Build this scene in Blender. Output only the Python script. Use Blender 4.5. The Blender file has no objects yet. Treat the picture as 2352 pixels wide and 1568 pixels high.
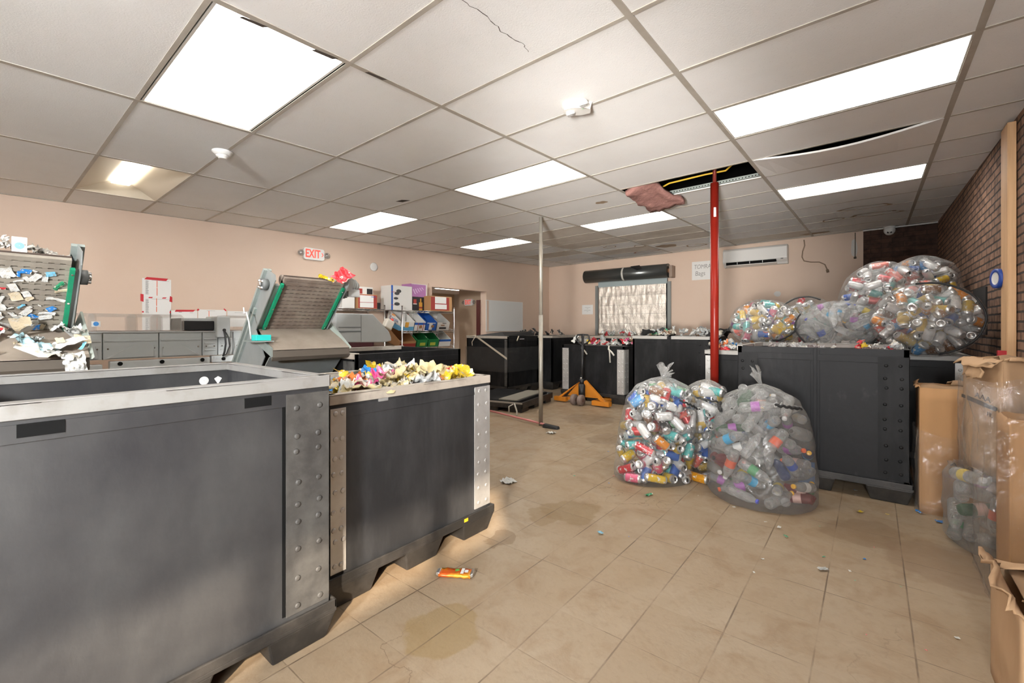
import bpy, bmesh, math, random
from mathutils import Vector, Matrix, noise
PI = math.pi
R = math.radians
sc = bpy.context.scene
COL = sc.collection
V = Vector

# ------------------------------------------------------------------ materials
MATS = {}
def nd(nt, t, **kw):
    n = nt.nodes.new(t)
    for k, v in kw.items():
        setattr(n, k, v)
    return n

def mat(name, c, rough=.6, metal=0., c2=None, scale=8., stretch=(1, 1, 1), lo=.35, hi=.7, bump=0., bscale=60., spec=.5,
        emit=0., objcol=False, coat=0., alpha=1.):
    """principled surface; c2 is worn/dirty colour laid over c by object-space noise"""
    if name in MATS:
        return MATS[name]
    m = bpy.data.materials.new(name)
    m.use_nodes = True
    nt = m.node_tree
    b = nt.nodes['Principled BSDF']
    L = nt.links.new
    b.inputs['Roughness'].default_value = rough
    b.inputs['Metallic'].default_value = metal
    b.inputs['Specular IOR Level'].default_value = spec
    b.inputs['Base Color'].default_value = (*c, 1)
    b.inputs['Coat Weight'].default_value = coat
    if alpha < 1:
        b.inputs['Alpha'].default_value = alpha
    tc = None
    if c2 or bump:
        tc = nd(nt, 'ShaderNodeTexCoord')
        mp = nd(nt, 'ShaderNodeMapping')
        mp.inputs['Scale'].default_value = stretch
        L(tc.outputs['Object'], mp.inputs['Vector'])
    src = None
    if objcol:
        oi = nd(nt, 'ShaderNodeObjectInfo')
        src = oi.outputs['Color']
        L(src, b.inputs['Base Color'])
    if c2:
        n = nd(nt, 'ShaderNodeTexNoise')
        n.inputs['Scale'].default_value = scale
        n.inputs['Detail'].default_value = 7
        n.inputs['Roughness'].default_value = .62
        L(mp.outputs['Vector'], n.inputs['Vector'])
        mr = nd(nt, 'ShaderNodeMapRange')
        mr.inputs['From Min'].default_value = lo
        mr.inputs['From Max'].default_value = hi
        L(n.outputs['Fac'], mr.inputs['Value'])
        mx = nd(nt, 'ShaderNodeMix', data_type='RGBA')
        L(mr.outputs['Result'], mx.inputs['Factor'])
        mx.inputs['A'].default_value = (*c, 1)
        if src:
            L(src, mx.inputs['A'])
        mx.inputs['B'].default_value = (*c2, 1)
        L(mx.outputs['Result'], b.inputs['Base Color'])
    if bump:
        n2 = nd(nt, 'ShaderNodeTexNoise')
        n2.inputs['Scale'].default_value = bscale
        n2.inputs['Detail'].default_value = 4
        L(mp.outputs['Vector'], n2.inputs['Vector'])
        bp = nd(nt, 'ShaderNodeBump')
        bp.inputs['Strength'].default_value = bump
        bp.inputs['Distance'].default_value = .01
        L(n2.outputs['Fac'], bp.inputs['Height'])
        L(bp.outputs['Normal'], b.inputs['Normal'])
    if emit:
        b.inputs['Emission Color'].default_value = (*c, 1)
        b.inputs['Emission Strength'].default_value = emit
    MATS[name] = m
    return m

def film(name, tint=(1, 1, 1), clear=.8, milky=.12, rough=.12, bump=.5, bscale=14., objcol=False, edge=.3, gloss=.3):
    """thin clear plastic: mostly see-through, with gloss and a little haze"""
    m = bpy.data.materials.new(name)
    m.use_nodes = True
    nt = m.node_tree
    L = nt.links.new
    nt.nodes.remove(nt.nodes['Principled BSDF'])
    out = nt.nodes['Material Output']
    tr = nd(nt, 'ShaderNodeBsdfTransparent')
    tr.inputs['Color'].default_value = (*tint, 1)
    gl = nd(nt, 'ShaderNodeBsdfGlossy')
    gl.inputs['Roughness'].default_value = rough
    df = nd(nt, 'ShaderNodeBsdfDiffuse')
    df.inputs['Color'].default_value = (.8, .8, .78, 1)
    if objcol:
        oi = nd(nt, 'ShaderNodeObjectInfo')
        L(oi.outputs['Color'], df.inputs['Color'])
        L(oi.outputs['Color'], tr.inputs['Color'])
    tl = nd(nt, 'ShaderNodeBsdfTranslucent')
    tl.inputs['Color'].default_value = (.8, .8, .78, 1)
    tc = nd(nt, 'ShaderNodeTexCoord')
    n = nd(nt, 'ShaderNodeTexNoise')
    n.inputs['Scale'].default_value = bscale
    n.inputs['Detail'].default_value = 5
    n.inputs['Distortion'].default_value = 1.2
    L(tc.outputs['Object'], n.inputs['Vector'])
    bp = nd(nt, 'ShaderNodeBump')
    bp.inputs['Strength'].default_value = bump
    bp.inputs['Distance'].default_value = .02
    L(n.outputs['Fac'], bp.inputs['Height'])
    L(bp.outputs['Normal'], gl.inputs['Normal'])
    lw = nd(nt, 'ShaderNodeLayerWeight')
    lw.inputs['Blend'].default_value = .35
    L(bp.outputs['Normal'], lw.inputs['Normal'])
    mr = nd(nt, 'ShaderNodeMapRange')
    mr.inputs['To Min'].default_value = milky
    mr.inputs['To Max'].default_value = min(1, milky + edge)
    L(lw.outputs['Facing'], mr.inputs['Value'])
    a1 = nd(nt, 'ShaderNodeMixShader')
    a1.inputs[0].default_value = .5
    L(df.outputs[0], a1.inputs[1]); L(tl.outputs[0], a1.inputs[2])
    a2 = nd(nt, 'ShaderNodeMixShader')
    L(mr.outputs['Result'], a2.inputs[0])
    L(tr.outputs[0], a2.inputs[1]); L(a1.outputs[0], a2.inputs[2])
    a3 = nd(nt, 'ShaderNodeMixShader')
    mr2 = nd(nt, 'ShaderNodeMapRange')
    mr2.inputs['To Min'].default_value = .03
    mr2.inputs['To Max'].default_value = gloss
    L(lw.outputs['Fresnel'], mr2.inputs['Value'])
    L(mr2.outputs['Result'], a3.inputs[0])
    L(a2.outputs[0], a3.inputs[1]); L(gl.outputs[0], a3.inputs[2])
    L(a3.outputs[0], out.inputs[0])
    MATS[name] = m
    return m

# ------------------------------------------------------------------ mesh builder
class MB:
    def __init__(s):
        s.v, s.f, s.mi, s.sm = [], [], [], []
    def add(s, vs, fs, mi=0, smooth=False, M=None):
        o = len(s.v)
        for p in vs:
            p = V(p)
            s.v.append(tuple(M @ p) if M else tuple(p))
        for f in fs:
            s.f.append([o + i for i in f]); s.mi.append(mi); s.sm.append(smooth)
        return s
    def box(s, a, b, mi=0, M=None):
        (x0, y0, z0), (x1, y1, z1) = a, b
        vs = [(x0, y0, z0), (x1, y0, z0), (x1, y1, z0), (x0, y1, z0), (x0, y0, z1), (x1, y0, z1), (x1, y1, z1), (x0, y1, z1)]
        return s.add(vs, [(0, 3, 2, 1), (4, 5, 6, 7), (0, 1, 5, 4), (1, 2, 6, 5), (2, 3, 7, 6), (3, 0, 4, 7)], mi, False, M)
    def hexa(s, vs, mi=0, M=None):
        return s.add(vs, [(0, 3, 2, 1), (4, 5, 6, 7), (0, 1, 5, 4), (1, 2, 6, 5), (2, 3, 7, 6), (3, 0, 4, 7)], mi, False, M)
    def prism(s, pts, axis, a, b, mi=0, M=None):
        """polygon pts (2D) extruded along axis 'x'|'y'|'z' from a to b"""
        def P(p, t):
            return {'x': (t, p[0], p[1]), 'y': (p[0], t, p[1]), 'z': (p[0], p[1], t)}[axis]
        n = len(pts)
        vs = [P(p, a) for p in pts] + [P(p, b) for p in pts]
        fs = [tuple(range(n))[::-1], tuple(range(n, 2 * n))] + [(i, (i + 1) % n, n + (i + 1) % n, n + i) for i in range(n)]
        return s.add(vs, fs, mi, False, M)
    def lathe(s, prof, seg=16, mi=0, M=None, caps=True, mis=None, smooth=True):
        vs, fs = [], []
        for r, z in prof:
            for k in range(seg):
                a = 2 * PI * k / seg
                vs.append((r * math.cos(a), r * math.sin(a), z))
        o = len(s.v)
        s.add(vs, [], mi, smooth, M)
        for i in range(len(prof) - 1):
            for k in range(seg):
                s.f.append([o + i * seg + k, o + i * seg + (k + 1) % seg, o + (i + 1) * seg + (k + 1) % seg, o + (i + 1) * seg + k])
                s.mi.append(mis[i] if mis else mi); s.sm.append(smooth)
        if caps:
            s.f.append([o + k for k in range(seg)][::-1]); s.mi.append(mis[0] if mis else mi); s.sm.append(False)
            e = o + (len(prof) - 1) * seg
            s.f.append([e + k for k in range(seg)]); s.mi.append(mis[-1] if mis else mi); s.sm.append(False)
        return s
    def cyl(s, p, q, r, r2=None, seg=16, mi=0, smooth=True):
        p, q = V(p), V(q)
        d = q - p
        M = Matrix.Translation(p) @ d.to_track_quat('Z', 'Y').to_matrix().to_4x4()
        return s.lathe([(r, 0), (r if r2 is None else r2, d.length)], seg, mi, M, True, None, smooth)
    def tube(s, pts, r, seg=8, mi=0):
        pts = [V(p) for p in pts]
        o = len(s.v); n = len(pts)
        up = None
        for i, p in enumerate(pts):
            d = (pts[min(i + 1, n - 1)] - pts[max(i - 1, 0)]).normalized()
            if up is None:
                up = V((0, 0, 1)) if abs(d.z) < .9 else V((1, 0, 0))
            x = d.cross(up).normalized(); up = x.cross(d).normalized()
            for k in range(seg):
                a = 2 * PI * k / seg
                s.v.append(tuple(p + x * (r * math.cos(a)) + up * (r * math.sin(a))))
        for i in range(n - 1):
            for k in range(seg):
                s.f.append([o + i * seg + k, o + (i + 1) * seg + k, o + (i + 1) * seg + (k + 1) % seg, o + i * seg + (k + 1) % seg])
                s.mi.append(mi); s.sm.append(True)
        s.f.append([o + k for k in range(seg)]); s.mi.append(mi); s.sm.append(False)
        s.f.append([o + (n - 1) * seg + k for k in range(seg)][::-1]); s.mi.append(mi); s.sm.append(False)
        return s
    def quad(s, a, b, c, d, mi=0):
        return s.add([a, b, c, d], [(0, 1, 2, 3)], mi)
    def build(s, name, mats, parent=None, loc=None, bevel=0., rot=None):
        me = bpy.data.meshes.new(name)
        me.from_pydata(s.v, [], s.f)
        for m in (mats if isinstance(mats, (list, tuple)) else [mats]):
            me.materials.append(m)
        for p, i, k in zip(me.polygons, s.mi, s.sm):
            p.material_index = i; p.use_smooth = k
        me.update()
        o = bpy.data.objects.new(name, me)
        COL.objects.link(o)
        if parent:
            o.parent = parent
        if loc:
            o.location = loc
        if rot:
            o.rotation_euler = rot
        if bevel:
            b = o.modifiers.new('bevel', 'BEVEL'); b.width = bevel; b.segments = 2; b.limit_method = 'ANGLE'; b.angle_limit = R(40)
        return o

def tag(o, label=None, cat=None, group=None, kind=None):
    if label: o['label'] = label
    if cat: o['category'] = cat
    if group: o['group'] = group
    if kind: o['kind'] = kind
    return o
def thing(name, loc, label, cat, group=None, rz=0.):
    o = bpy.data.objects.new(name, None)
    o.empty_display_size = .05
    COL.objects.link(o)
    o.location = loc; o.rotation_euler = (0, 0, rz)
    return tag(o, label, cat, group)
def struct(o):
    o['kind'] = 'structure'; return o
def dup(o, parent=None):
    c = o.copy(); COL.objects.link(c)
    if parent: c.parent = parent
    for ch in list(o.children):
        dup(ch, c)
    return c
def text(body, size, M, name, m, parent=None, depth=.001, align='CENTER', sx=1., shear=0., bold=0.):
    cu = bpy.data.curves.new(name, 'FONT')
    cu.body = body; cu.size = size; cu.extrude = depth; cu.align_x = align; cu.align_y = 'CENTER'; cu.shear = shear; cu.offset = bold
    t = bpy.data.objects.new(name, cu); COL.objects.link(t)
    bpy.context.view_layer.update()
    me = bpy.data.meshes.new_from_object(t.evaluated_get(bpy.context.evaluated_depsgraph_get()))
    bpy.data.objects.remove(t)
    me.transform(M @ Matrix.Diagonal((sx, 1, 1, 1)))
    me.materials.clear(); me.materials.append(m)
    o = bpy.data.objects.new(name, me); COL.objects.link(o)
    if parent: o.parent = parent
    return o
# text frames: letters face +X (left wall), -Y (back wall), any
def face_px(p): return Matrix.Translation(p) @ Matrix(((0, 0, 1, 0), (1, 0, 0, 0), (0, 1, 0, 0), (0, 0, 0, 1)))
def face_my(p): return Matrix.Translation(p) @ Matrix(((1, 0, 0, 0), (0, 0, -1, 0), (0, 1, 0, 0), (0, 0, 0, 1)))
def face_mx(p): return Matrix.Translation(p) @ Matrix(((0, 0, -1, 0), (-1, 0, 0, 0), (0, 1, 0, 0), (0, 0, 0, 1)))

M_ = mat
hdpe = M_('black_plastic', (.009, .0092, .0098), .5, c2=(.032, .032, .033), scale=5, stretch=(1, 1, .35), lo=.45, hi=.85, bump=.12, bscale=30, spec=.2)
hdpe_grey = M_('worn_grey_plastic', (.030, .030, .032), .42, c2=(.085, .084, .082), scale=2.6, stretch=(1, 1, .6), lo=.36, hi=.78, bump=.15, bscale=24)
hdpe_mid = M_('scuffed_black_plastic', (.024, .0245, .026), .48, c2=(.07, .07, .072), scale=4, stretch=(1, 1, .35), lo=.42, hi=.85, bump=.14, bscale=30, spec=.4)
hdpe_scuff = M_('scratched_black_plastic', (.010, .010, .011), .48, c2=(.055, .053, .051), scale=7, stretch=(1, 1, .5), lo=.6, hi=.86, bump=.2, bscale=22, spec=.25)
hdpe_plate = M_('scuffed_plate_plastic', (.055, .052, .049), .5, c2=(.12, .115, .105), scale=7, lo=.4, hi=.75, bump=.25, bscale=20)
hdpe_tray = M_('tray_plastic', (.018, .017, .016), .5, c2=(.07, .062, .054), scale=6, lo=.45, hi=.85, bump=.2, bscale=18)
dark_hole = M_('dark_recess', (.008, .008, .008), .9, spec=.1)
rimw = M_('white_rim_plastic', (.37, .355, .33), .5, c2=(.22, .195, .17), scale=9, lo=.55, hi=.9)
rim_near = M_('dimmed_rim_plastic', (.27, .26, .245), .5, c2=(.17, .15, .13), scale=9, lo=.5, hi=.85)  # darker copy of the white rim, offsetting strong light on the nearest bin
rimd = M_('dirty_rim_plastic', (.43, .38, .32), .5, c2=(.25, .21, .17), scale=9, lo=.5, hi=.85)
alu_plate = M_('aluminium_plate', (.62, .61, .59), .42, .55, c2=(.42, .41, .39), scale=5, lo=.4, hi=.8, bump=.1, bscale=20)
steel = M_('sheet_steel', (.36, .38, .37), .38, .35, c2=(.26, .28, .27), scale=4, stretch=(1, 1, .4), lo=.35, hi=.75)
galv = M_('galvanised_steel', (.42, .47, .44), .4, .45, c2=(.30, .34, .32), scale=10, lo=.35, hi=.75)
chrome = M_('chrome', (.75, .75, .75), .16, 1.)
mach = M_('grey_machine_paint', (.50, .52, .51), .42, c2=(.44, .46, .45), scale=3, lo=.4, hi=.8)
mach_l = M_('light_machine_paint', (.58, .60, .59), .42, c2=(.50, .52, .51), scale=3, lo=.4, hi=.8)
mach_w = M_('motor_paint', (.43, .43, .41), .4, c2=(.34, .33, .31), scale=9)
belt_m = M_('dirty_belt', (.25, .205, .165), .7, c2=(.13, .09, .07), scale=5, lo=.4, hi=.72, bump=.2, bscale=30)
belt_l = M_('flaked_belt', (.30, .27, .22), .7, c2=(.19, .16, .13), scale=6, lo=.4, hi=.75, bump=.2, bscale=30)
pan_m = M_('dusty_pan', (.33, .275, .22), .7, c2=(.24, .195, .155), scale=5)
green_m = M_('green_strip', (.005, .27, .13), .45, c2=(.01, .2, .1), scale=20)
teal_m = M_('teal_box_paint', (.02, .55, .5), .5)
blackm = M_('black_paint', (.012, .012, .013), .42)
rubber = M_('black_rubber', (.02, .02, .02), .6)
white_p = M_('white_plastic', (.72, .71, .68), .38)
paper = M_('white_paper', (.74, .73, .70), .8)
ink = M_('grey_ink', (.12, .12, .12), .8)
red_tape = M_('red_tape', (.55, .025, .035), .5)
orange_ink = M_('orange_ink', (.75, .12, .03), .7)
redp = M_('red_enamel', (.21, .014, .008), .3, c2=(.17, .012, .007), scale=4, spec=.22)
rust = M_('rusty_steel', (.40, .38, .33), .42, .4, c2=(.24, .16, .09), scale=7, stretch=(1, 1, .3), lo=.45, hi=.8)
exit_red = M_('exit_red', (.9, .10, .07), .5, emit=.35)
clear_b = film('clear_lamp_plastic', clear=.7, milky=.15, bscale=5)
orange_p = M_('orange_enamel', (.62, .22, .02), .4, c2=(.45, .15, .02), scale=8, lo=.5, hi=.85)
wheel_m = M_('dusty_wheel', (.2, .145, .12), .6)
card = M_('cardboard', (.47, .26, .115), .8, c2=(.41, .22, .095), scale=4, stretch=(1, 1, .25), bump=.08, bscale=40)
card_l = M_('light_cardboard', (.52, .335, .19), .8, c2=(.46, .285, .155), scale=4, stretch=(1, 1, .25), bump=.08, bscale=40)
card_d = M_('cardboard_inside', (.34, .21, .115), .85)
tape_b = M_('brown_tape', (.36, .20, .095), .4)
wood = M_('pine_wood', (.74, .47, .25), .6, c2=(.58, .33, .16), scale=3, stretch=(9, 9, .5), lo=.4, hi=.75)
pinkf = M_('pink_insulation', (.30, .15, .125), .95, c2=(.21, .10, .085), scale=14, bump=.8, bscale=30)
yellow_c = M_('yellow_cable', (.75, .48, .05), .5)
foil = M_('foil_bubble', (.80, .74, .66), .3, .55, c2=(.6, .53, .45), scale=60, stretch=(1, 1, .3), bump=1., bscale=90)
blind_roll = M_('dark_roll', (.12, .125, .12), .28, .6, c2=(.075, .08, .078), scale=3, stretch=(1, 40, 40))
label_m = M_('printed_label', (1, 1, 1), .4, objcol=True)
plain_c = M_('coloured_plastic', (1, 1, 1), .35, objcol=True)
crump_c = M_('crumpled_plastic', (1, 1, 1), .3, objcol=True, c2=(.60, .55, .46), scale=3, lo=.56, hi=.60, bump=.4, bscale=12)
alum = M_('can_aluminium', (.75, .75, .74), .3, .85)
can_ink = M_('can_print', (1, 1, 1), .28, .25, objcol=True, c2=(.72, .7, .68), scale=34, lo=.56, hi=.6)
bag_f = film('bag_film', milky=.05, bump=.9, bscale=11, rough=.12, edge=.16, gloss=.22)
bag_n = film('bag_film_gathered', milky=.2, bump=.9, bscale=18, rough=.16, edge=.25, gloss=.25)
wrap_f = film('stretch_wrap', milky=.02, bump=1., bscale=9, rough=.1, edge=.12, gloss=.42)
cover_f = film('clear_cover_plastic', milky=.10, bump=.1, bscale=3, rough=.1)
bag_m = film('hazy_bag_film', milky=.12, bump=.9, bscale=11, rough=.12, edge=.18, gloss=.28)
pet = film('bottle_plastic', milky=.27, bump=.6, bscale=26, rough=.1, edge=.3, gloss=.5)
pet_c = film('tinted_bottle_plastic', milky=.3, bump=.5, bscale=26, rough=.12, objcol=True)
# ------------------------------------------------------------------ special materials
def floor_mat():
    m = bpy.data.materials.new('vinyl_tile'); m.use_nodes = True
    nt = m.node_tree; L = nt.links.new; b = nt.nodes['Principled BSDF']
    tc = nd(nt, 'ShaderNodeTexCoord')
    sp = nd(nt, 'ShaderNodeSeparateXYZ'); L(tc.outputs['Object'], sp.inputs[0])
    def math_(op, a, bb=None):
        n = nd(nt, 'ShaderNodeMath', operation=op)
        for i, x in enumerate((a, bb)):
            if x is None: continue
            if isinstance(x, (int, float)): n.inputs[i].default_value = x
            else: L(x, n.inputs[i])
        return n.outputs[0]
    def noise_(scale, detail=5, dist=0., vec=None, rough=.6):
        n = nd(nt, 'ShaderNodeTexNoise'); n.inputs['Scale'].default_value = scale; n.inputs['Detail'].default_value = detail
        n.inputs['Distortion'].default_value = dist; n.inputs['Roughness'].default_value = rough
        L(vec or tc.outputs['Object'], n.inputs['Vector']); return n.outputs['Fac']
    def rng(x, a, c, lo=0., hi=1.):
        n = nd(nt, 'ShaderNodeMapRange'); L(x, n.inputs['Value'])
        n.inputs['From Min'].default_value = a; n.inputs['From Max'].default_value = c
        n.inputs['To Min'].default_value = lo; n.inputs['To Max'].default_value = hi; return n.outputs['Result']
    def mix(f, a, c):
        n = nd(nt, 'ShaderNodeMix', data_type='RGBA'); L(f, n.inputs['Factor'])
        for k, x in (('A', a), ('B', c)):
            if isinstance(x, tuple): n.inputs[k].default_value = (*x, 1)
            else: L(x, n.inputs[k])
        return n.outputs['Result']
    S = .3056
    tx = math_('DIVIDE', math_('ADD', sp.outputs['X'], .172 + S * 40), S)
    ty = math_('DIVIDE', math_('ADD', sp.outputs['Y'], -2.905 + S * 40), S)
    fx, fy = math_('FRACT', tx), math_('FRACT', ty)
    def edge(f, w):   # 1 on the joint
        d = math_('MINIMUM', f, math_('SUBTRACT', 1., f))
        return rng(d, w * .35, w, 1., 0.)
    cell = nd(nt, 'ShaderNodeCombineXYZ'); L(math_('FLOOR', tx), cell.inputs[0]); L(math_('FLOOR', ty), cell.inputs[1])
    wn = nd(nt, 'ShaderNodeTexWhiteNoise', noise_dimensions='2D'); L(cell.outputs[0], wn.inputs['Vector'])
    base = mix(wn.outputs['Value'], (.345, .262, .175), (.39, .307, .215))
    base = mix(rng(noise_(1.1, 6), .36, .62), base, (.33, .24, .15))          # broad grime
    base = mix(rng(noise_(4.5, 9, .9), .50, .72, 0, .8), base, (.26, .17, .095))
    base = mix(rng(noise_(30, 6, .5), .52, .75, 0, .45), base, (.25, .175, .11))
    base = mix(rng(noise_(2.1, 6, 1.4), .69, .715, 0, .5), base, (.30, .185, .065))  # dried spills
    dn = nd(nt, 'ShaderNodeTexNoise'); dn.inputs['Scale'].default_value = 4.; dn.inputs['Detail'].default_value = 5; L(tc.outputs['Object'], dn.inputs['Vector'])
    dv = nd(nt, 'ShaderNodeVectorMath', operation='MULTIPLY_ADD'); L(dn.outputs['Color'], dv.inputs[0]); dv.inputs[1].default_value = (.35, .35, 0); L(tc.outputs['Object'], dv.inputs[2])
    for (px_, py_, r_, col_) in ((-1.40, 1.27, .17, (.27, .18, .07)), (-1.62, 2.62, .20, (.23, .15, .065)), (-1.70, 2.42, .13, (.25, .165, .08)), (-1.72, 2.02, .10, (.19, .12, .06)), (-.02, 3.5, .22, (.22, .145, .085)), (.35, 3.3, .3, (.24, .16, .10)), (-3.0, 5.4, .35, (.2, .14, .09)), (-2.3, 4.6, .25, (.22, .155, .1))):
        ds = nd(nt, 'ShaderNodeVectorMath', operation='DISTANCE'); L(dv.outputs[0], ds.inputs[0]); ds.inputs[1].default_value = (px_ + .17, py_ + .17, 0)
        base = mix(rng(ds.outputs['Value'], r_ * .92, r_ * 1.02, .55, 0), base, col_)
    jn = noise_(2.6, 4)
    jx = math_('MULTIPLY', edge(fx, .014), rng(jn, .40, .6, .10, .9))
    jy = math_('MULTIPLY', edge(fy, .012), rng(jn, .45, .62, .06, .75))
    j = math_('MAXIMUM', jx, jy)
    base = mix(j, base, (.12, .08, .05))
    vo = nd(nt, 'ShaderNodeTexVoronoi', feature='DISTANCE_TO_EDGE'); vo.inputs['Scale'].default_value = 1.3
    wv = nd(nt, 'ShaderNodeVectorMath', operation='ADD')
    nn = nd(nt, 'ShaderNodeTexNoise'); nn.inputs['Scale'].default_value = 3.; nn.inputs['Detail'].default_value = 6
    L(tc.outputs['Object'], nn.inputs['Vector']); L(tc.outputs['Object'], wv.inputs[0]); L(nn.outputs['Color'], wv.inputs[1])
    L(wv.outputs[0], vo.inputs['Vector'])
    crack = math_('MULTIPLY', rng(vo.outputs['Distance'], .003, .009, 1., 0.), rng(noise_(.8, 3), .52, .6, 0, .6))
    base = mix(crack, base, (.17, .115, .07))
    L(base, b.inputs['Base Color'])
    L(rng(noise_(6, 5), .3, .7, .38, .62), b.inputs['Roughness'])
    b.inputs['Specular IOR Level'].default_value = .35
    bp = nd(nt, 'ShaderNodeBump'); bp.inputs['Strength'].default_value = .25; bp.inputs['Distance'].default_value = .004
    L(math_('SUBTRACT', noise_(55, 3), math_('MULTIPLY', j, 2.)), bp.inputs['Height']); L(bp.outputs[0], b.inputs['Normal'])
    return m

def brick_mat(name, a, bb, mortar, axis, w=.2, h=.068, msize=.014, bias=0., white=None):
    m = bpy.data.materials.new(name); m.use_nodes = True
    nt = m.node_tree; L = nt.links.new; b = nt.nodes['Principled BSDF']
    tc = nd(nt, 'ShaderNodeTexCoord'); sp = nd(nt, 'ShaderNodeSeparateXYZ'); L(tc.outputs['Object'], sp.inputs[0])
    cb = nd(nt, 'ShaderNodeCombineXYZ'); L(sp.outputs[axis], cb.inputs[0]); L(sp.outputs['Z'], cb.inputs[1])
    br = nd(nt, 'ShaderNodeTexBrick')
    br.inputs['Scale'].default_value = 1.; br.inputs['Brick Width'].default_value = w; br.inputs['Row Height'].default_value = h
    br.inputs['Mortar Size'].default_value = msize * .5; br.inputs['Mortar Smooth'].default_value = .3; br.inputs['Bias'].default_value = bias
    br.inputs['Color1'].default_value = (*a, 1); br.inputs['Color2'].default_value = (*bb, 1); br.inputs['Mortar'].default_value = (*mortar, 1)
    dn = nd(nt, 'ShaderNodeTexNoise'); dn.inputs['Scale'].default_value = 9.
    L(tc.outputs['Object'], dn.inputs['Vector'])
    ad = nd(nt, 'ShaderNodeVectorMath', operation='MULTIPLY_ADD'); L(dn.outputs['Color'], ad.inputs[0])
    ad.inputs[1].default_value = (.012, .012, 0); L(cb.outputs[0], ad.inputs[2]); L(ad.outputs[0], br.inputs['Vector'])
    n = nd(nt, 'ShaderNodeTexNoise'); n.inputs['Scale'].default_value = 12.; n.inputs['Detail'].default_value = 7
    L(tc.outputs['Object'], n.inputs['Vector'])
    mr = nd(nt, 'ShaderNodeMapRange'); mr.inputs['From Min'].default_value = .45; mr.inputs['From Max'].default_value = .75
    L(n.outputs['Fac'], mr.inputs['Value'])
    mx = nd(nt, 'ShaderNodeMix', data_type='RGBA', blend_type='MULTIPLY'); L(mr.outputs['Result'], mx.inputs['Factor'])
    L(br.outputs['Color'], mx.inputs['A']); mx.inputs['B'].default_value = (.35, .3, .27, 1)
    out = mx.outputs['Result']
    if white:
        b2 = nd(nt, 'ShaderNodeTexBrick'); b2.offset = br.offset
        for k in ('Scale', 'Brick Width', 'Row Height'): b2.inputs[k].default_value = br.inputs[k].default_value
        b2.inputs['Mortar Size'].default_value = msize * .5; b2.inputs['Bias'].default_value = white
        b2.inputs['Color1'].default_value = (0, 0, 0, 1); b2.inputs['Color2'].default_value = (1, 1, 1, 1); b2.inputs['Mortar'].default_value = (0, 0, 0, 1)
        L(ad.outputs[0], b2.inputs['Vector'])
        g = nd(nt, 'ShaderNodeMapRange'); g.inputs['From Min'].default_value = .86; g.inputs['From Max'].default_value = .9
        L(b2.outputs['Color'], g.inputs['Value'])
        m3 = nd(nt, 'ShaderNodeMix', data_type='RGBA'); L(g.outputs['Result'], m3.inputs['Factor'])
        L(out, m3.inputs['A']); m3.inputs['B'].default_value = (.42, .36, .29, 1); out = m3.outputs['Result']
    L(out, b.inputs['Base Color']); b.inputs['Roughness'].default_value = .85
    bp = nd(nt, 'ShaderNodeBump'); bp.inputs['Strength'].default_value = .8; bp.inputs['Distance'].default_value = .012; bp.invert = True
    L(br.outputs['Fac'], bp.inputs['Height']); L(bp.outputs[0], b.inputs['Normal'])
    return m

def ceil_mat(name, c, c2, stain):
    m = mat(name, c, .9, c2=c2, scale=1.6, lo=.4, hi=.75, bump=.1, bscale=140)
    nt = m.node_tree; L = nt.links.new; b = nt.nodes['Principled BSDF']
    tc = nd(nt, 'ShaderNodeTexCoord')
    v = nd(nt, 'ShaderNodeTexVoronoi'); v.inputs['Scale'].default_value = 55.; L(tc.outputs['Object'], v.inputs['Vector'])
    mr = nd(nt, 'ShaderNodeMapRange'); mr.inputs['From Min'].default_value = .05; mr.inputs['From Max'].default_value = .16
    mr.inputs['To Min'].default_value = stain; mr.inputs['To Max'].default_value = 0; L(v.outputs['Distance'], mr.inputs['Value'])
    mx = nd(nt, 'ShaderNodeMix', data_type='RGBA'); L(mr.outputs['Result'], mx.inputs['Factor'])
    L(b.inputs['Base Color'].links[0].from_socket, mx.inputs['A']); mx.inputs['B'].default_value = (.30, .26, .21, 1)
    L(mx.outputs['Result'], b.inputs['Base Color'])
    return m

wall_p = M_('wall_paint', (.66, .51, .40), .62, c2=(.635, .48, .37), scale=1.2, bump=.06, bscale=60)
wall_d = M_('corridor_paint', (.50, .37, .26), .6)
trim_p = M_('trim_paint', (.66, .5, .39), .5)
tile_m = ceil_mat('ceiling_tile', (.84, .84, .83), (.79, .785, .77), .22)
tile_s = ceil_mat('old_ceiling_tile', (.70, .65, .58), (.54, .48, .40), .5)
tbar_m = M_('ceiling_bar', (.46, .425, .37), .5, c2=(.38, .34, .285), scale=6)
stain_m = M_('water_stain', (.36, .26, .17), .9, c2=(.42, .33, .24), scale=12)
stain_r = M_('rust_stain', (.40, .20, .13), .9)
diff_m = M_('lit_diffuser', (1, .975, .93), .5, emit=7.)
tube_m = M_('lit_tube_cover', (1, .96, .88), .5, emit=9.)

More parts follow.
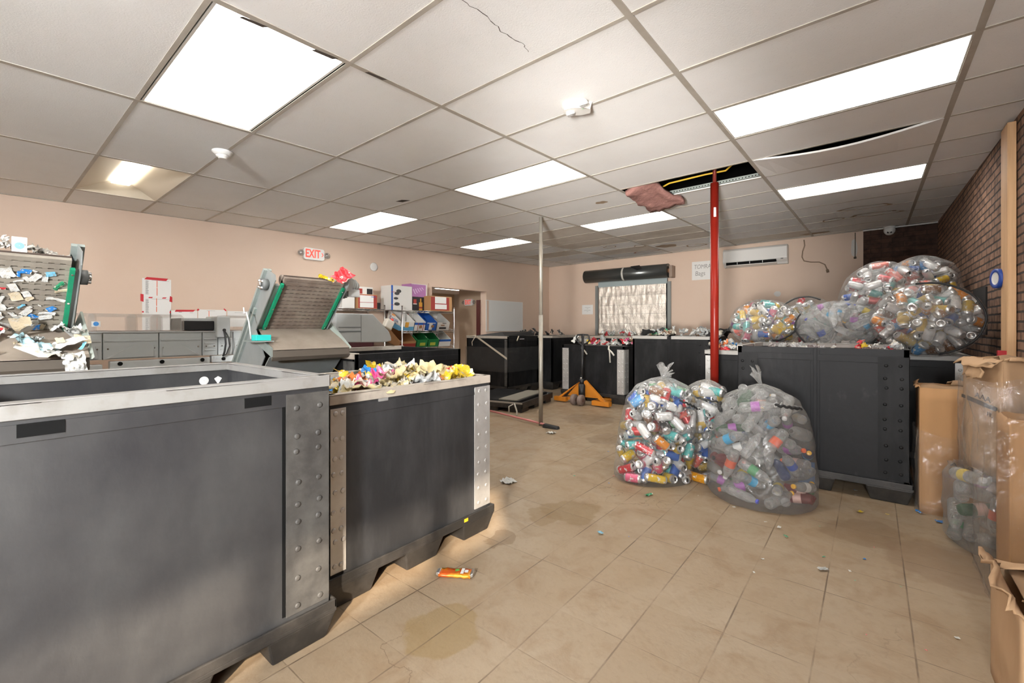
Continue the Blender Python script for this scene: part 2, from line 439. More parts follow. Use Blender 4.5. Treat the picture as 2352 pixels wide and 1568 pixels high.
# ------------------------------------------------------------------ room shell
X0, X1, Y0, Y1 = -6.35, .79, -3.2, 9.35
struct(MB().box((X0 - 4, Y0 - .2, -.1), (X1 + 2.5, Y1 + 1.2, 0)).build('floor', floor_mat()))
b = MB()
b.box((X0 - .14, Y0, 0), (X0, 5.46, 3.1)).box((X0 - .14, 6.98, 0), (X0, Y1 + .12, 3.1)).box((X0 - .14, 5.46, 2.02), (X0, 6.98, 3.1))
struct(b.build('wall_left', wall_p))
struct(MB().box((X0, Y1, 0), (-.10, Y1 + .12, 3.1)).build('wall_back', wall_p))
bk = brick_mat('dark_brick', (.055, .025, .016), (.085, .04, .025), (.03, .018, .013), 'X', w=.27, h=.075, msize=.006, white=-.75)
struct(MB().box((-.10, Y1 + .01, 0), (X1 + .12, Y1 + .12, 3.1)).build('wall_back_right', bk))
bk2 = brick_mat('brown_brick', (.34, .195, .125), (.20, .115, .078), (.035, .028, .024), 'Y', w=.21, h=.0655, msize=.017, white=-.62)
b = MB().box((X1, .9, 0), (X1 + .14, Y1, 3.1)).box((X1, Y0, 2.37), (X1 + .14, .9, 3.1)).box((X1, Y0, 0), (X1 + .14, .9, 1.86)).box((X1, -.55, 1.86), (X1 + .14, .9, 2.37))
struct(b.build('wall_right', bk2))
struct(MB().box((X0 - .14, Y0 - .12, 0), (X1 + .14, Y0, 3.1)).build('wall_front', wall_p))
struct(MB().box((X0 - .14, Y0 - .12, 3.1), (X1 + .14, Y1 + .12, 3.2)).build('ceiling_deck', dark_hole))  # near-black deck stands in for the shade above the missing tile
# dark sheet stands in for shade in a wall recess, behind the bags
struct(MB().box((X1 - .012, 5.62, 1.2), (X1 + .01, 6.25, 1.62)).build('trim_1', M_('recess_shade', (.022, .02, .02), .8)))
# window wall beside the camera
b = MB()
for y in (Y0, -2.02, -1.2, -.6): b.box((X1 + .02, y, 1.86), (X1 + .09, y + .04, 2.37))
for z in (1.86, 2.33): b.box((X1 + .02, Y0, z), (X1 + .09, -.55, z + .04))
struct(b.build('window_1', blackm))
# corridor beyond the doorway in the left wall
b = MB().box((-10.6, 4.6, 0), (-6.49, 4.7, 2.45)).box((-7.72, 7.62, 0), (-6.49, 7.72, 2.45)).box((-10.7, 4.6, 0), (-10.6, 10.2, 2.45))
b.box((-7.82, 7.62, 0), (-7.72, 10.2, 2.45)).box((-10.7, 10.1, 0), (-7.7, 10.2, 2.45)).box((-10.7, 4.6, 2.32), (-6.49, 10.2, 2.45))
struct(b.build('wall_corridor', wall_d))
o = thing('ceiling_light', (-8.75, 8.5, 2.32), 'lit ceiling panel inside the corridor beyond the doorway', 'ceiling light', 'fluorescent ceiling panels')
MB().box((-.32, -.62, -.03), (.32, .62, 0)).build('frame', white_p, o); MB().box((-.29, -.59, -.036), (.29, .59, -.03)).build('diffuser', M_('lit_diffuser', (1, .975, .93), .5, emit=4.5), o)
o = thing('ceiling_light', (-7.1, 6.2, 2.32), 'added unseen panel lighting the corridor, above the doorway lintel', 'ceiling light', 'fluorescent ceiling panels')  # unseen extra panel, added to brighten the corridor
MB().box((-.30, -.32, -.03), (.30, .32, 0)).build('frame', white_p, o); MB().box((-.27, -.29, -.036), (.27, .29, -.03)).build('diffuser', MATS['lit_diffuser'], o)
b = MB().box((X0 - .15, 5.40, 0), (X0 + .015, 5.47, 2.01)).box((X0 - .15, 6.97, 0), (X0 + .015, 7.05, 2.01)).box((X0 - .15, 5.40, 2.01), (X0 + .015, 7.05, 2.07))
struct(b.build('trim_2', trim_p))
struct(MB().box((X0 - .24, 6.93, .05), (X0 - .15, 6.965, 1.84)).build('door_1', M_('dark_red_door', (.09, .02, .018), .5)))

# ------------------------------------------------------------------ ceiling (hangs slightly out of level, rising towards the back)
CB, CA, CJ = V((-4.4884, .022, 2.5335)), V((1.2189, -.0063, .0151)), V((.0029, .6095, .0172))
def C(i, j, dz=0.): return CB + CA * i + CJ * j + V((0, 0, dz))
IL, IR, JT = -1.53, 4.335, 15.29
lights = [(1, 1), (3, 5), (3, 9), (1, 5), (-1, 5), (1, 9), (-1, 9), (1, -3), (3, -3), (-1, 13)]  # the panel behind the camera is unseen, added to help light the near end
skip = set(lights[:8]) | {(-1, 1), (2, 7)}
rnd = random.Random(5)
b = MB()
old = {(0, 9), (0, 10), (1, 11), (0, 11), (1, 12), (0, 13), (-1, 12), (2, 14)}
for i in range(-2, 5):
    for j in range(-5, 16):
        if (i, j) in skip: continue
        a, c = max(i, IL), min(i + 1, IR); d, e = j, min(j + 1, JT)
        if a >= c: continue
        t = rnd.uniform(0, .004)
        g = .008
        if (i, j) == (3, 7):   # the tile that sags open on its front edge
            n = 10
            for k in range(n):
                u0, u1 = a + (c - a) * k / n, a + (c - a) * (k + 1) / n
                s0, s1 = [-.055 * math.sin(PI * (u - a)) for u in (u0, u1)]
                b.quad(C(u0, d, s0), C(u1, d, s1), C(u1, e, 0), C(u0, e, 0), 0)
                b.quad(C(u0, d, s0 + .015), C(u1, d, s1 + .015), C(u1, d, s1), C(u0, d, s0), 0)
            continue
        p = [C(a + g, d + g, t), C(c - g, d + g, t), C(c - g, e - g, t), C(a + g, e - g, t)]
        b.hexa(p + [q + V((0, 0, .014)) for q in p], 1 if (i, j) in old else 0)
# stains and cracks lying on the tiles
def blot(ci, cj, ri, rj, m_, ring=True, seed=0):
    rr = random.Random(seed); n = 28
    ph = [rr.uniform(0, 6) for _ in range(3)]
    pts = [(1 + .16 * math.sin(2 * t + ph[0]) + .1 * math.sin(5 * t + ph[1]), t) for t in [2 * PI * k / n for k in range(n)]]
    o = [C(ci + ri * r * math.cos(t), cj + rj * r * math.sin(t), -.0015) for r, t in pts]
    if not ring:
        b.add(o, [tuple(range(n))], m_); return
    q = [C(ci + ri * r * .82 * math.cos(t), cj + rj * r * .8 * math.sin(t), -.0015) for r, t in pts]
    b.add(o + q, [(k, (k + 1) % n, n + (k + 1) % n, n + k) for k in range(n)], m_)
blot(3.6, 11.85, .2, .2, 2, seed=1); blot(3.69, 12.85, .24, .2, 2, seed=2); blot(3.3, 12.9, .1, .2, 2, seed=9)
blot(1.2, 13.6, .13, .35, 2, False, 3); blot(1.55, 14.2, .13, .3, 2, seed=4); blot(.9, 13.0, .1, .25, 2, seed=5); blot(3.05, 14.7, .2, .12, 2, False, 6)
blot(.75, 14.2, .2, .2, 3, seed=7); blot(1.7, 7.5, .05, .1, 2, False, 8); blot(.55, 12.4, .1, .22, 2, seed=11)
pr = [C(2.60, 1.6), C(2.62, 1.9), C(2.605, 2.1), C(2.615, 2.32), C(2.60, 2.58), C(2.615, 2.73), C(2.59, 2.89)]
rr = random.Random(3)
pts = []
for k in range(len(pr) - 1):
    for t in range(5): pts.append(pr[k].lerp(pr[k + 1], t / 5) + V((rr.uniform(-.009, .009), rr.uniform(-.009, .009), -.0015)))
for p, q in zip(pts, pts[1:]):
    d = (q - p).normalized().cross(V((0, 0, 1))) * rr.uniform(.001, .0022)
    b.quad(p - d, p + d, q + d, q - d, 4)
for (ci, cj, wi, wj) in [(1.98, 1.28, .012, .09), (1.985, 1.8, .014, .1), (2.0, 2.25, .012, .1), (1.2, 4.0, .0, .0), (.46, 4.85, .06, .07)]:
    if wi: b.quad(C(ci - wi, cj - wj, -.0025), C(ci + wi * .4, cj - wj * .8, -.0025), C(ci + wi, cj + wj, -.0025), C(ci - wi * .6, cj + wj * .7, -.0025), 4)
struct(b.build('ceiling', [tile_m, tile_s, stain_m, stain_r, M_('ceiling_crack', (.07, .055, .045), .9)]))
b = MB()
w = .013
def bar(p, q, wid, dz=-.0015):
    d = (q - p).normalized(); n = d.cross(V((0, 0, 1))).normalized() * wid
    vs = [p - n, p + n, q + n, q - n]
    b.hexa([x + V((0, 0, dz)) for x in vs] + [x + V((0, 0, .003)) for x in vs])
for i in range(-1, 5): bar(C(i, -5), C(i, JT), .0155, -.002)
for j in range(-5, 16): bar(C(IL, j), C(IR, j), .011)
bar(C(IL + .01, -5), C(IL + .01, JT), .012); bar(C(IR - .008, -5), C(IR - .008, JT), .013); bar(C(IL, JT - .02), C(3.55, JT - .02), .012)
struct(b.build('trim_3', tbar_m))
wb = M_('white_bar', (.7, .7, .68), .5)
b = MB(); bar(C(3.56, JT - .02, -.004), C(IR, JT - .02, -.004), .02, -.012); struct(b.build('trim_4', wb))

# ------------------------------------------------------------------ ceiling fixtures
LL = {(1, 1): 'square looking lit ceiling panel nearest the camera, above the black bins', (3, 5): 'long lit ceiling panel nearest the brick wall, in front of the missing tile',
      (3, 9): 'lit ceiling panel beyond the sagging tile, towards the brick wall corner', (1, 5): 'lit ceiling panel between the emergency light and the bare steel pole',
      (-1, 5): 'lit ceiling panel above the exit sign on the left wall', (1, 9): 'lit ceiling panel between the bare steel pole and the red pole',
      (-1, 9): 'farthest small lit ceiling panel, above the wire shelves and doorway', (1, -3): 'added unseen ceiling panel behind the camera, helping to light the near bins', (3, -3): 'lit ceiling panel behind the camera by the window'}
for ij in lights[:8]:
    i, j = ij
    t = thing('ceiling_light', C(i + .5, j + .5), LL[ij], 'ceiling light', 'fluorescent ceiling panels')
    inv = Matrix.Translation(-C(i + .5, j + .5))
    m = .014; n = .03
    p = [inv @ C(i + m, j + n, .002), inv @ C(i + 1 - m, j + n, .002), inv @ C(i + 1 - m, j + 1 - n, .002), inv @ C(i + m, j + 1 - n, .002)]
    q = [x * .972 for x in p]; q = [V((x.x * .99, y.y, y.z)) for x, y in zip(p, [V((a.x, a.y * .96, a.z)) for a in p])]
    f = MB()
    up = V((0, 0, .07))
    for k in range(4):
        a, c = p[k], p[(k + 1) % 4]; d, e = q[k], q[(k + 1) % 4]
        f.add([a, c, e, d], [(0, 1, 2, 3)]); f.add([a, c, c + up, a + up], [(0, 1, 2, 3)])
    f.add([x + up for x in p], [(0, 1, 2, 3)])
    f.build('frame', white_p, t)
    z = V((0, 0, .004))
    MB().hexa([x + z for x in q] + [x + z * 3 for x in q]).build('diffuser', diff_m, t)
# open troffer with one lit tube cover
i, j = -1, 1
t = thing('troffer_light', C(i + .5, j + .5), 'open ceiling troffer with one glowing tube strip near the left wall', 'ceiling light')
inv = Matrix.Translation(-C(i + .5, j + .5))
f = MB(); H = .11
P = lambda u, v, z=0.: inv @ C(i + u, j + v, z)
a, c, e = .012, .02, .98
f.quad(P(a, c), P(a, .40, H), P(1 - a, .40, H), P(1 - a, c)).quad(P(1 - a, e), P(1 - a, .60, H), P(a, .60, H), P(a, e)).quad(P(a, .40, H), P(a, .60, H), P(1 - a, .60, H), P(1 - a, .40, H))
f.add([P(1 - a, c), P(1 - a, .40, H), P(1 - a, .60, H), P(1 - a, e)], [(0, 1, 2, 3)])
f.add([P(a, c), P(a + .10, .40, H), P(a + .10, .60, H), P(a, e)], [(0, 3, 2, 1)])
f.build('reflector', M_('reflector_white', (.60, .53, .42), .5), t)
MB().hexa([P(.12, .39, H * .72), P(.975, .39, H * .72), P(.975, .61, H * .72), P(.12, .61, H * .72), P(.12, .42, H * .98), P(.975, .42, H * .98), P(.975, .58, H * .98), P(.12, .58, H * .98)]).build('tube_cover', tube_m, t)

o = thing('smoke_detector', C(.59, 1.97), 'round cream smoke detector on the ceiling near the open troffer', 'smoke detector')
MB().lathe([(.085, 0), (.085, -.012), (.07, -.022), (.066, -.03), (.055, -.038)][::-1], 24).build('base', white_p, o)
o.scale = (.82, .82, .82)
MB().lathe([(.055, -.036), (.05, -.05), (.034, -.056), (.034, -.064), (.03, -.068)][::-1], 24).build('sensor_head', white_p, o)
o = thing('emergency_light', C(2.515, 3.9), 'white two headed emergency light on the ceiling tiles', 'emergency light')
o.scale = (.56, .56, .56)
f = MB()
outl = [(-.16, -.05), (-.16, .05), (-.07, .10), (.07, .10), (.16, .05), (.16, -.05), (.07, -.10), (-.07, -.10)]
f.add([(x, y, 0) for x, y in outl] + [(x * .88, y * .8, -.075) for x, y in outl], [tuple(range(8)), tuple(range(8, 16))[::-1]] + [(k, (k + 1) % 8, 8 + (k + 1) % 8, 8 + k) for k in range(8)])
f.build('housing', white_p, o, bevel=.008).rotation_euler = (0, 0, R(35))
for s, nm in ((-.05, 1), (.19, 2)):
    h_ = MB().lathe([(.02, .05), (.045, .03), (.05, 0), (.05, -.012)][::-1], 18, 0, Matrix.Translation(Matrix.Rotation(R(-25), 3, 'Z') @ V((s, -.05, -.085))) @ Matrix.Rotation(R(25), 4, 'X')).build('lamp_head', white_p, o)
    MB().lathe([(.042, -.013), (.03, -.03), (.004, -.036)][::-1], 18, 0, Matrix.Translation(Matrix.Rotation(R(-25), 3, 'Z') @ V((s, -.05, -.085))) @ Matrix.Rotation(R(25), 4, 'X')).build('lens', clear_b, h_)
MB().box((.08, -.02, -.078), (.086, -.014, -.074)).build('indicator', M_('green_led', (.05, .7, .2), .4, emit=.4), o)

# hole where a tile is missing
f = MB()
for k in range(44):
    pass
p0, p1 = C(2.03, 7.93, .014), C(2.985, 7.93, .014)
f.hexa([p0, p1, p1 + V((0, .035, 0)), p0 + V((0, .035, 0)), p0 + V((0, 0, .03)), p1 + V((0, 0, .03)), p1 + V((0, .035, .03)), p0 + V((0, .035, .03))])
for k in range(40):
    q = p0.lerp(p1, (k + .5) / 40) + V((0, -.002, .006))
    f.box(q + V((-.006, 0, 0)), q + V((.006, .003, .008)), 1)
tag(f.build('metal_channel', [galv, dark_hole]), 'perforated metal channel seen in the open ceiling gap', 'channel')
tag(MB().tube([C(2.08, 7.9, .05), C(2.3, 7.72, .09), C(2.6, 7.72, .10), C(2.75, 7.75, .10), C(2.86, 7.5, .13), C(2.96, 7.3, .12)], .009).build('yellow_cable', yellow_c), 'yellow cable crossing the open ceiling gap', 'cable')
f = MB(); n, mm = 14, 7
for a in range(n + 1):
    for c in range(mm + 1):
        u, v_ = a / n, c / mm
        pz = C(2.03 + .02 + .20 * v_ + .10 * u * (.4 + v_), 7.03 + .93 * u)
        d = noise.noise(V((u * 5, v_ * 5, 2))) * .035 + noise.noise(V((u * 14, v_ * 14, 5))) * .02
        f.v.append(tuple(pz + V((d * .8, 0, -.055 - .10 * u * (1 - .3 * v_) + d + .1 * v_ * (1 - u)))))
for a in range(n):
    for c in range(mm):
        q = a * (mm + 1) + c
        f.f.append([q, q + 1, q + mm + 2, q + mm + 1]); f.mi.append(0); f.sm.append(True)
o = f.build('insulation_batt', pinkf); s_ = o.modifiers.new('thick', 'SOLIDIFY'); s_.thickness = .05; s_.offset = 1
tag(o, 'pink insulation batt sagging out of the ceiling gap', 'insulation')

# poles
o = thing('red_pole', (-1.185, 4.60, 0), 'red painted adjustable steel column rising into the open ceiling gap', 'pole')
MB().box((-.1, -.1, 0), (.1, .1, .012)).build('base_plate', redp, o)
MB().cyl((0, 0, .01), (0, 0, 2.665), .038, seg=28).build('shaft', redp, o)
MB().cyl((0, 0, 2.66), (0, 0, 3.09), .017, seg=16).build('screw', M_('dark_red_steel', (.2, .03, .02), .4, .3), o)
MB().cyl((.012, -.0335, 2.33), (.012, -.0335, 2.42), .012, seg=8).build('sticker', paper, o)
o = thing('steel_pole', (-3.30, 4.67, 0), 'bare rusty steel pole standing mid floor beside the broom', 'pole')
MB().cyl((0, 0, 0), (0, 0, 1.42), .027, seg=20).build('lower_tube', rust, o)
MB().cyl((0, 0, 1.40), (0, 0, 2.675), .0235, seg=20).build('upper_tube', rust, o)
MB().cyl((.0, -.028, 1.08), (0, -.032, 1.08), .006, seg=8).build('pin', galv, o)
# ------------------------------------------------------------------ things on the walls
def exit_sign(name, M, label, arrow, s=1.):
    """sign built in local x (along), y (up), z (out) and carried by M"""
    t = thing(name, (0, 0, 0), label, 'exit sign'); t.matrix_world = M
    n = 10; pts = []
    W, Hh, c = .155 * s, .085 * s, .035 * s
    for cx, cy, a0 in ((W - c, Hh - c, 0), (-W + c, Hh - c, 90), (-W + c, -Hh + c, 180), (W - c, -Hh + c, 270)):
        for k in range(5):
            a = R(a0 + 22.5 * k); pts.append((cx + c * math.cos(a), cy + c * math.sin(a)))
    MB().prism(pts, 'z', 0, .045).build('housing', white_p, t, bevel=.004)
    text('EXIT', .165 * s, Matrix.Translation((-.022 * s, -.001, .046)), 'lettering', exit_red, t, .0015, sx=.66, bold=.004)
    if arrow:
        a = MB(); x = .105 * s
        for sg in (1, -1):
            a.hexa([(x, .028 * sg, .045), (x + .012, .028 * sg, .045), (x + .032, 0, .045), (x + .02, 0, .045), (x, .028 * sg, .048), (x + .012, .028 * sg, .048), (x + .032, 0, .048), (x + .02, 0, .048)])
        a.build('arrow', exit_red, t)
    for sg in (-1, 1):
        q = MB().lathe([(.015, -.02), (.042, 0), (.045, .02), (.03, .04), (.004, .048)], 16, 0, Matrix.Translation((sg * .195 * s, 0, .03))).build('lamp_head', clear_b, t)
        MB().lathe([(.012, -.01), (.03, .012), (.002, .016)], 12, 0, Matrix.Translation((sg * .195 * s, 0, .035))).build('reflector', chrome, q)
exit_sign('exit_sign', face_px((X0, 3.22, 2.325)), 'white exit sign with red letters on the left wall below the ceiling', True)
exit_sign('exit_sign', face_my((-7.46, 7.62, 1.85)), 'small exit sign inside the corridor beyond the doorway', False, .9)
o = thing('wall_cover', (X0, 4.24, 2.25), 'round white blank cover plate on the left wall', 'cover plate')
MB().lathe([(.07, 0), (.07, .012), (.055, .02), (.003, .022)], 24, 0, Matrix.Rotation(R(90), 4, 'Y')).build('plate', white_p, o)

def sheet(name, w, h, M, label, lines=(), tapes=(), mark=None, cat='paper sheet', m=None, group=None):
    """paper w x h, local x right, y up; lines = list of (x,y,w) text strokes; tapes = list of (polygon)"""
    t = thing(name, (0, 0, 0), label, cat, group); t.matrix_world = M
    MB().box((-w / 2, -h / 2, .001), (w / 2, h / 2, .003)).build('page', m or paper, t)
    if lines:
        b = MB()
        for x, y, l, hh in lines: b.box((x, y, .003), (x + l, y + hh, .0036))
        b.build('print', ink, t)
    for tp in tapes:
        MB().prism(tp, 'z', .003, .0045).build('tape', red_tape, t)
    if mark:
        b = MB()
        for x, y, l, hh in mark: b.box((x, y, .003), (x + l, y + hh, .0037))
        b.build('mark', orange_ink, t)
    return t
rr = random.Random(8)
def pl(w, h, n=26, frac=.12):
    return [(-w / 2 + .03, h / 2 - .025 - k * (h - .05) / n, rr.uniform(.02, w * frac), .0025) for k in range(n)] + [(-w / 2 + .085, h / 2 - .02, w * .6, .002)]
W_, H_ = .265, .21
sheet('price_list', W_, H_, face_px((X0, 1.395, 1.71)), 'upper taped price list page with an orange line, on the left wall', pl(W_, H_), [
    [(-.115, .092), (.085, .088), (.105, .116), (-.092, .12)]], [(-.003, .01, .006, .075), (-.003, -.085, .006, .09)], 'paper list')
sheet('price_list', W_, H_, face_px((X0, 1.395, 1.4985)), 'lower taped price list page with an orange line, on the left wall', pl(W_, H_), [
    [(-.08, .095), (-.045, .094), (-.037, .108), (-.07, .108)], [(.045, .094), (.08, .096), (.09, .11), (.055, .108)],
    [(-.148, .06), (-.12, .05), (-.12, .135), (-.148, .14)], [(.115, .065), (.143, .055), (.143, .115), (.122, .13)], [(-.134, -.07), (-.118, -.07), (-.118, -.054), (-.134, -.054)], [(.115, -.068), (.13, -.07), (.13, -.05), (.12, -.05)]],
    [(-.006, .01, .006, .085), (-.006, -.06, .006, .06)], 'paper list')
sheet('price_list', W_, H_, face_px((X0, 1.395, 1.287)), 'lowest price list page, its bottom hidden behind the conveyor covers', pl(W_, H_), [], [(-.003, -.06, .006, .155)], 'paper list')
sheet('notice_page', .27, .21, face_px((X0, 1.65, 1.355)), 'page held by one long red tape strip just above the conveyor covers', [(-.05, .085, .03, .004), (.06, .08, .03, .003)], [[(-.09, .09), (.095, .095), (.115, .118), (-.075, .114)]])
sheet('notice_page', .30, .21, face_px((X0, 1.945, 1.375)), 'page with red tape on both top corners above the conveyor', [(-.06, .09, .09, .002)], [
    [(-.155, .085), (-.135, .10), (-.15, .115), (-.165, .10)], [(.12, .115), (.145, .09), (.155, .10), (.13, .125)]], [(-.04, -.06, .006, .15)])
sheet('notice_page', .26, .20, face_px((X0, 2.24, 1.37)), 'plain white page right of the red cornered page above the conveyor', [(-.05, .08, .09, .002)])
o = thing('whiteboard', (X0, 7.60, 1.505), 'blank white board on the left wall beside the doorway', 'whiteboard')
MB().box((0, -.62, -.32), (.012, .62, .32)).build('board', M_('board_white', (.66, .66, .64), .35), o)
b = MB()
for a, c in (((0, -.63, .32), (.016, .63, .335)), ((0, -.63, -.335), (.016, .63, -.32)), ((0, -.635, -.335), (.016, -.62, .335)), ((0, .62, -.335), (.016, .635, .335))): b.box(a, c)
b.build('edge_trim', white_p, o)
sheet('notice_page', .29, .225, face_my((-5.25, Y1, 1.675)), 'small typed notice on the back wall left of the foil window', [(-.07, .05, .15, .004), (-.02, .025, .05, .004), (-.09, -.02, .17, .005), (-.02, -.05, .04, .004)])
t = sheet('handwritten_sign', .38, .37, face_my((-2.65, Y1, 2.40)), 'handwritten paper sign half behind the red pole on the back wall', cat='paper sign')
text('TOMRA', .12, Matrix.Translation((.01, .075, .003)), 'lettering', M_('pencil_grey', (.28, .27, .26), .8), t, .0004, sx=.78, shear=.15)
text('Bags', .13, Matrix.Translation((-.03, -.06, .003)), 'lettering', MATS['pencil_grey'], t, .0004, sx=.85, shear=.1)
# plaster patches
patch = M_('plaster_patch', (.62, .60, .57), .8)
for (x, z, w, h, lb) in [(-.22, 2.58, .09, .30, 'tall white plaster patch high on the back wall by the brick'), (-1.33, 1.87, .11, .10, 'small rounded plaster patch on the back wall above the can bag')]:
    n = 14; q = random.Random(int(h * 100))
    tag(MB().prism([(x + w * (1 + q.uniform(-.15, .1)) * .5 * math.cos(2 * PI * k / n), z + h * .5 * (1 + q.uniform(-.12, .1)) * math.sin(2 * PI * k / n)) for k in range(n)], 'y', Y1 - .002, Y1).build('plaster_patch', patch), lb, 'plaster patch')
# foil covered window with rolled shade
struct(MB().box((-4.93, Y1 - .03, .55), (-3.33, Y1 + .005, 2.3)).build('window_2', blackm))
o = thing('foil_window_cover', (-4.13, Y1 - .035, .6), 'crinkled silver foil insulation covering the back wall window', 'window covering')
n, mm = 60, 40; b = MB()
for a in range(n + 1):
    for c in range(mm + 1):
        u, v_ = a / n, c / mm
        b.v.append((-.78 + 1.56 * u, -.012 - .012 * abs(math.sin(v_ * 24)) - .02 * noise.noise(V((u * 26, v_ * 7, 1))), 1.58 * v_))
for a in range(n):
    for c in range(mm):
        q = a * (mm + 1) + c; b.f.append([q, q + mm + 1, q + mm + 2, q + 1]); b.mi.append(0); b.sm.append(True)
b.build('foil_sheet', foil, o)
b = MB()
for z in (.14, .34, .52, .74, .95, 1.15, 1.36): b.box((-.78, -.035, z), (.78, -.022, z + .006))
b.build('seam_line', M_('foil_seam', (.4, .37, .33), .4, .6), o)  # darker strips along the horizontal seams of the foil
MB().box((-.80, -.03, 1.58), (.80, 0, 1.72)).build('top_panel', M_('pale_blue_panel', (.34, .40, .40), .5), o)
for x in (-.845, .845): MB().box((x - .035, -.03, -.2), (x + .035, .0, 1.62)).build('side_channel', M_('grey_channel', (.26, .27, .26), .45, .4), o)
o = thing('rolled_shade', (-4.23, Y1 - .17, 2.43), 'dark rolled up shade strapped above the foil window', 'window shade')
MB().cyl((-.97, 0, 0), (.97, 0, 0), .145, seg=32).build('roll', blind_roll, o)
MB().cyl((.97, 0, 0), (1.02, 0, 0), .05, seg=16).build('spindle', M_('rusty_end', (.25, .12, .06), .6), o)
b = MB()
for k in range(17):
    a0, a1 = [R(60 + 280 * (k + q) / 17) for q in (0, 1)]
    b.quad((-.02, .149 * math.cos(a0), .149 * math.sin(a0)), (.02, .149 * math.cos(a0), .149 * math.sin(a0)), (.02, .149 * math.cos(a1), .149 * math.sin(a1)), (-.02, .149 * math.cos(a1), .149 * math.sin(a1)))
b.build('strap', M_('strap_white', (.6, .58, .52), .6), o)
MB().hexa([(.18, -.10, .135), (.36, -.17, .04), (.46, -.16, .06), (.36, -.05, .15), (.18, -.09, .145), (.36, -.165, .05), (.46, -.15, .07), (.36, -.04, .16)]).build('flap', blackm, o)
MB().box((1.0, -.05, -.14), (1.06, .15, .1)).build('bracket', M_('bracket_brown', (.3, .22, .17), .6), o)
# split air conditioner
o = thing('air_conditioner', (-1.68, Y1, 2.57), 'white split air conditioner high on the back wall', 'air conditioner')
prof = [(0, -.17), (0, .17), (-.16, .17), (-.205, .13), (-.215, -.07), (-.19, -.10), (-.13, -.135), (-.10, -.17)]
MB().prism(prof, 'x', -.53, .53).build('case', white_p, o, bevel=.012)
MB().hexa([(-.47, -.196, -.135), (.36, -.196, -.135), (.36, -.10, -.16), (-.47, -.10, -.16), (-.47, -.203, -.078), (.36, -.203, -.078), (.36, -.1, -.1), (-.47, -.1, -.1)]).build('outlet', dark_hole, o)
b = MB()
for x in (-.28, -.07, .14): b.box((x, -.208, -.13), (x + .008, -.19, -.09))
b.build('vane', white_p, o)
MB().hexa([(-.48, -.215, -.15), (.37, -.215, -.15), (.37, -.12, -.168), (-.48, -.12, -.168), (-.48, -.215, -.14), (.37, -.215, -.14), (.37, -.12, -.158), (-.48, -.12, -.158)]).build('flap', white_p, o)
MB().box((.43, -.218, -.095), (.47, -.212, -.08)).build('badge', ink, o)
tag(MB().tube([(-.92, Y1 - .02, 2.80), (-.91, Y1 - .02, 2.7), (-.94, Y1 - .02, 2.6), (-.95, Y1 - .02, 2.5), (-.92, Y1 - .02, 2.43), (-.82, Y1 - .02, 2.40), (-.7, Y1 - .02, 2.39), (-.62, Y1 - .02, 2.34), (-.585, Y1 - .03, 2.25)], .009).tube([(-.585, Y1 - .04, 2.25), (-.575, Y1 - .03, 2.2)], .02).build('hanging_cable', M_('tan_cable', (.27, .19, .13), .6)), 'tan cable drooping in a curve right of the air conditioner', 'cable')
tag(MB().tube([(-.205, Y1 - .035, 2.83), (-.205, Y1 - .03, 2.6), (-.207, Y1 - .03, 2.42)], .006).tube([(-.207, Y1 - .03, 2.43), (-.207, Y1 - .03, 2.40)], .018).build('hanging_wire', M_('dark_wire', (.1, .08, .06), .6)), 'thin straight wire hanging over the tall plaster patch', 'wire')
o = thing('dome_camera', (.225, Y1 - .13, 2.852), 'white dome security camera above the dark brick strip', 'security camera')
MB().lathe([(.075, 0), (.075, -.03), (.06, -.05)][::-1], 20).build('mount', white_p, o)
q = MB().lathe([(.06, .045), (.074, .02), (.072, -.01), (.05, -.05), (.02, -.062), (.004, -.064)][::-1], 20, 0, Matrix.Translation((0, -.02, -.07)) @ Matrix.Rotation(R(-25), 4, 'X')).build('dome', white_p, o)
for s in (-.018, .016): MB().lathe([(.016, 0), (.004, .008)], 12, 0, Matrix.Translation((s, -.075, -.10)) @ Matrix.Rotation(R(112), 4, 'X')).build('lens', blackm, q)
# post and tape roll on the brick wall
o = MB().box((.742, 4.60, 0), (.786, 4.80, 2.70)).build('timber_post', wood, bevel=.004)
tag(o, 'upright pine timber post fixed against the brick wall', 'post')
o = thing('tape_roll', (.725, 4.80, 1.625), 'blue masking tape roll hung on the pine post', 'tape roll')
Mx = Matrix.Rotation(R(-90), 4, 'Y') @ Matrix.Rotation(R(15), 4, 'X')
MB().lathe([(.046, -.014), (.072, -.014), (.072, .014), (.046, .014), (.046, -.014)], 28, 0, Mx, False).build('tape', M_('blue_tape', (.02, .07, .36), .4), o)
MB().lathe([(.043, -.0135), (.046, -.0135), (.046, .0135), (.043, .0135), (.043, -.0135)], 28, 0, Mx, False).build('core', paper, o)
MB().lathe([(.043, .004), (.001, .0045)], 24, 0, Mx, False).build('core_label', paper, o)
tag(MB().box((.70, 4.62, 1.06), (.742, 4.66, 1.10)).build('red_tag', red_tape), 'small red tag at the foot of the pine post above the big carton', 'tag')

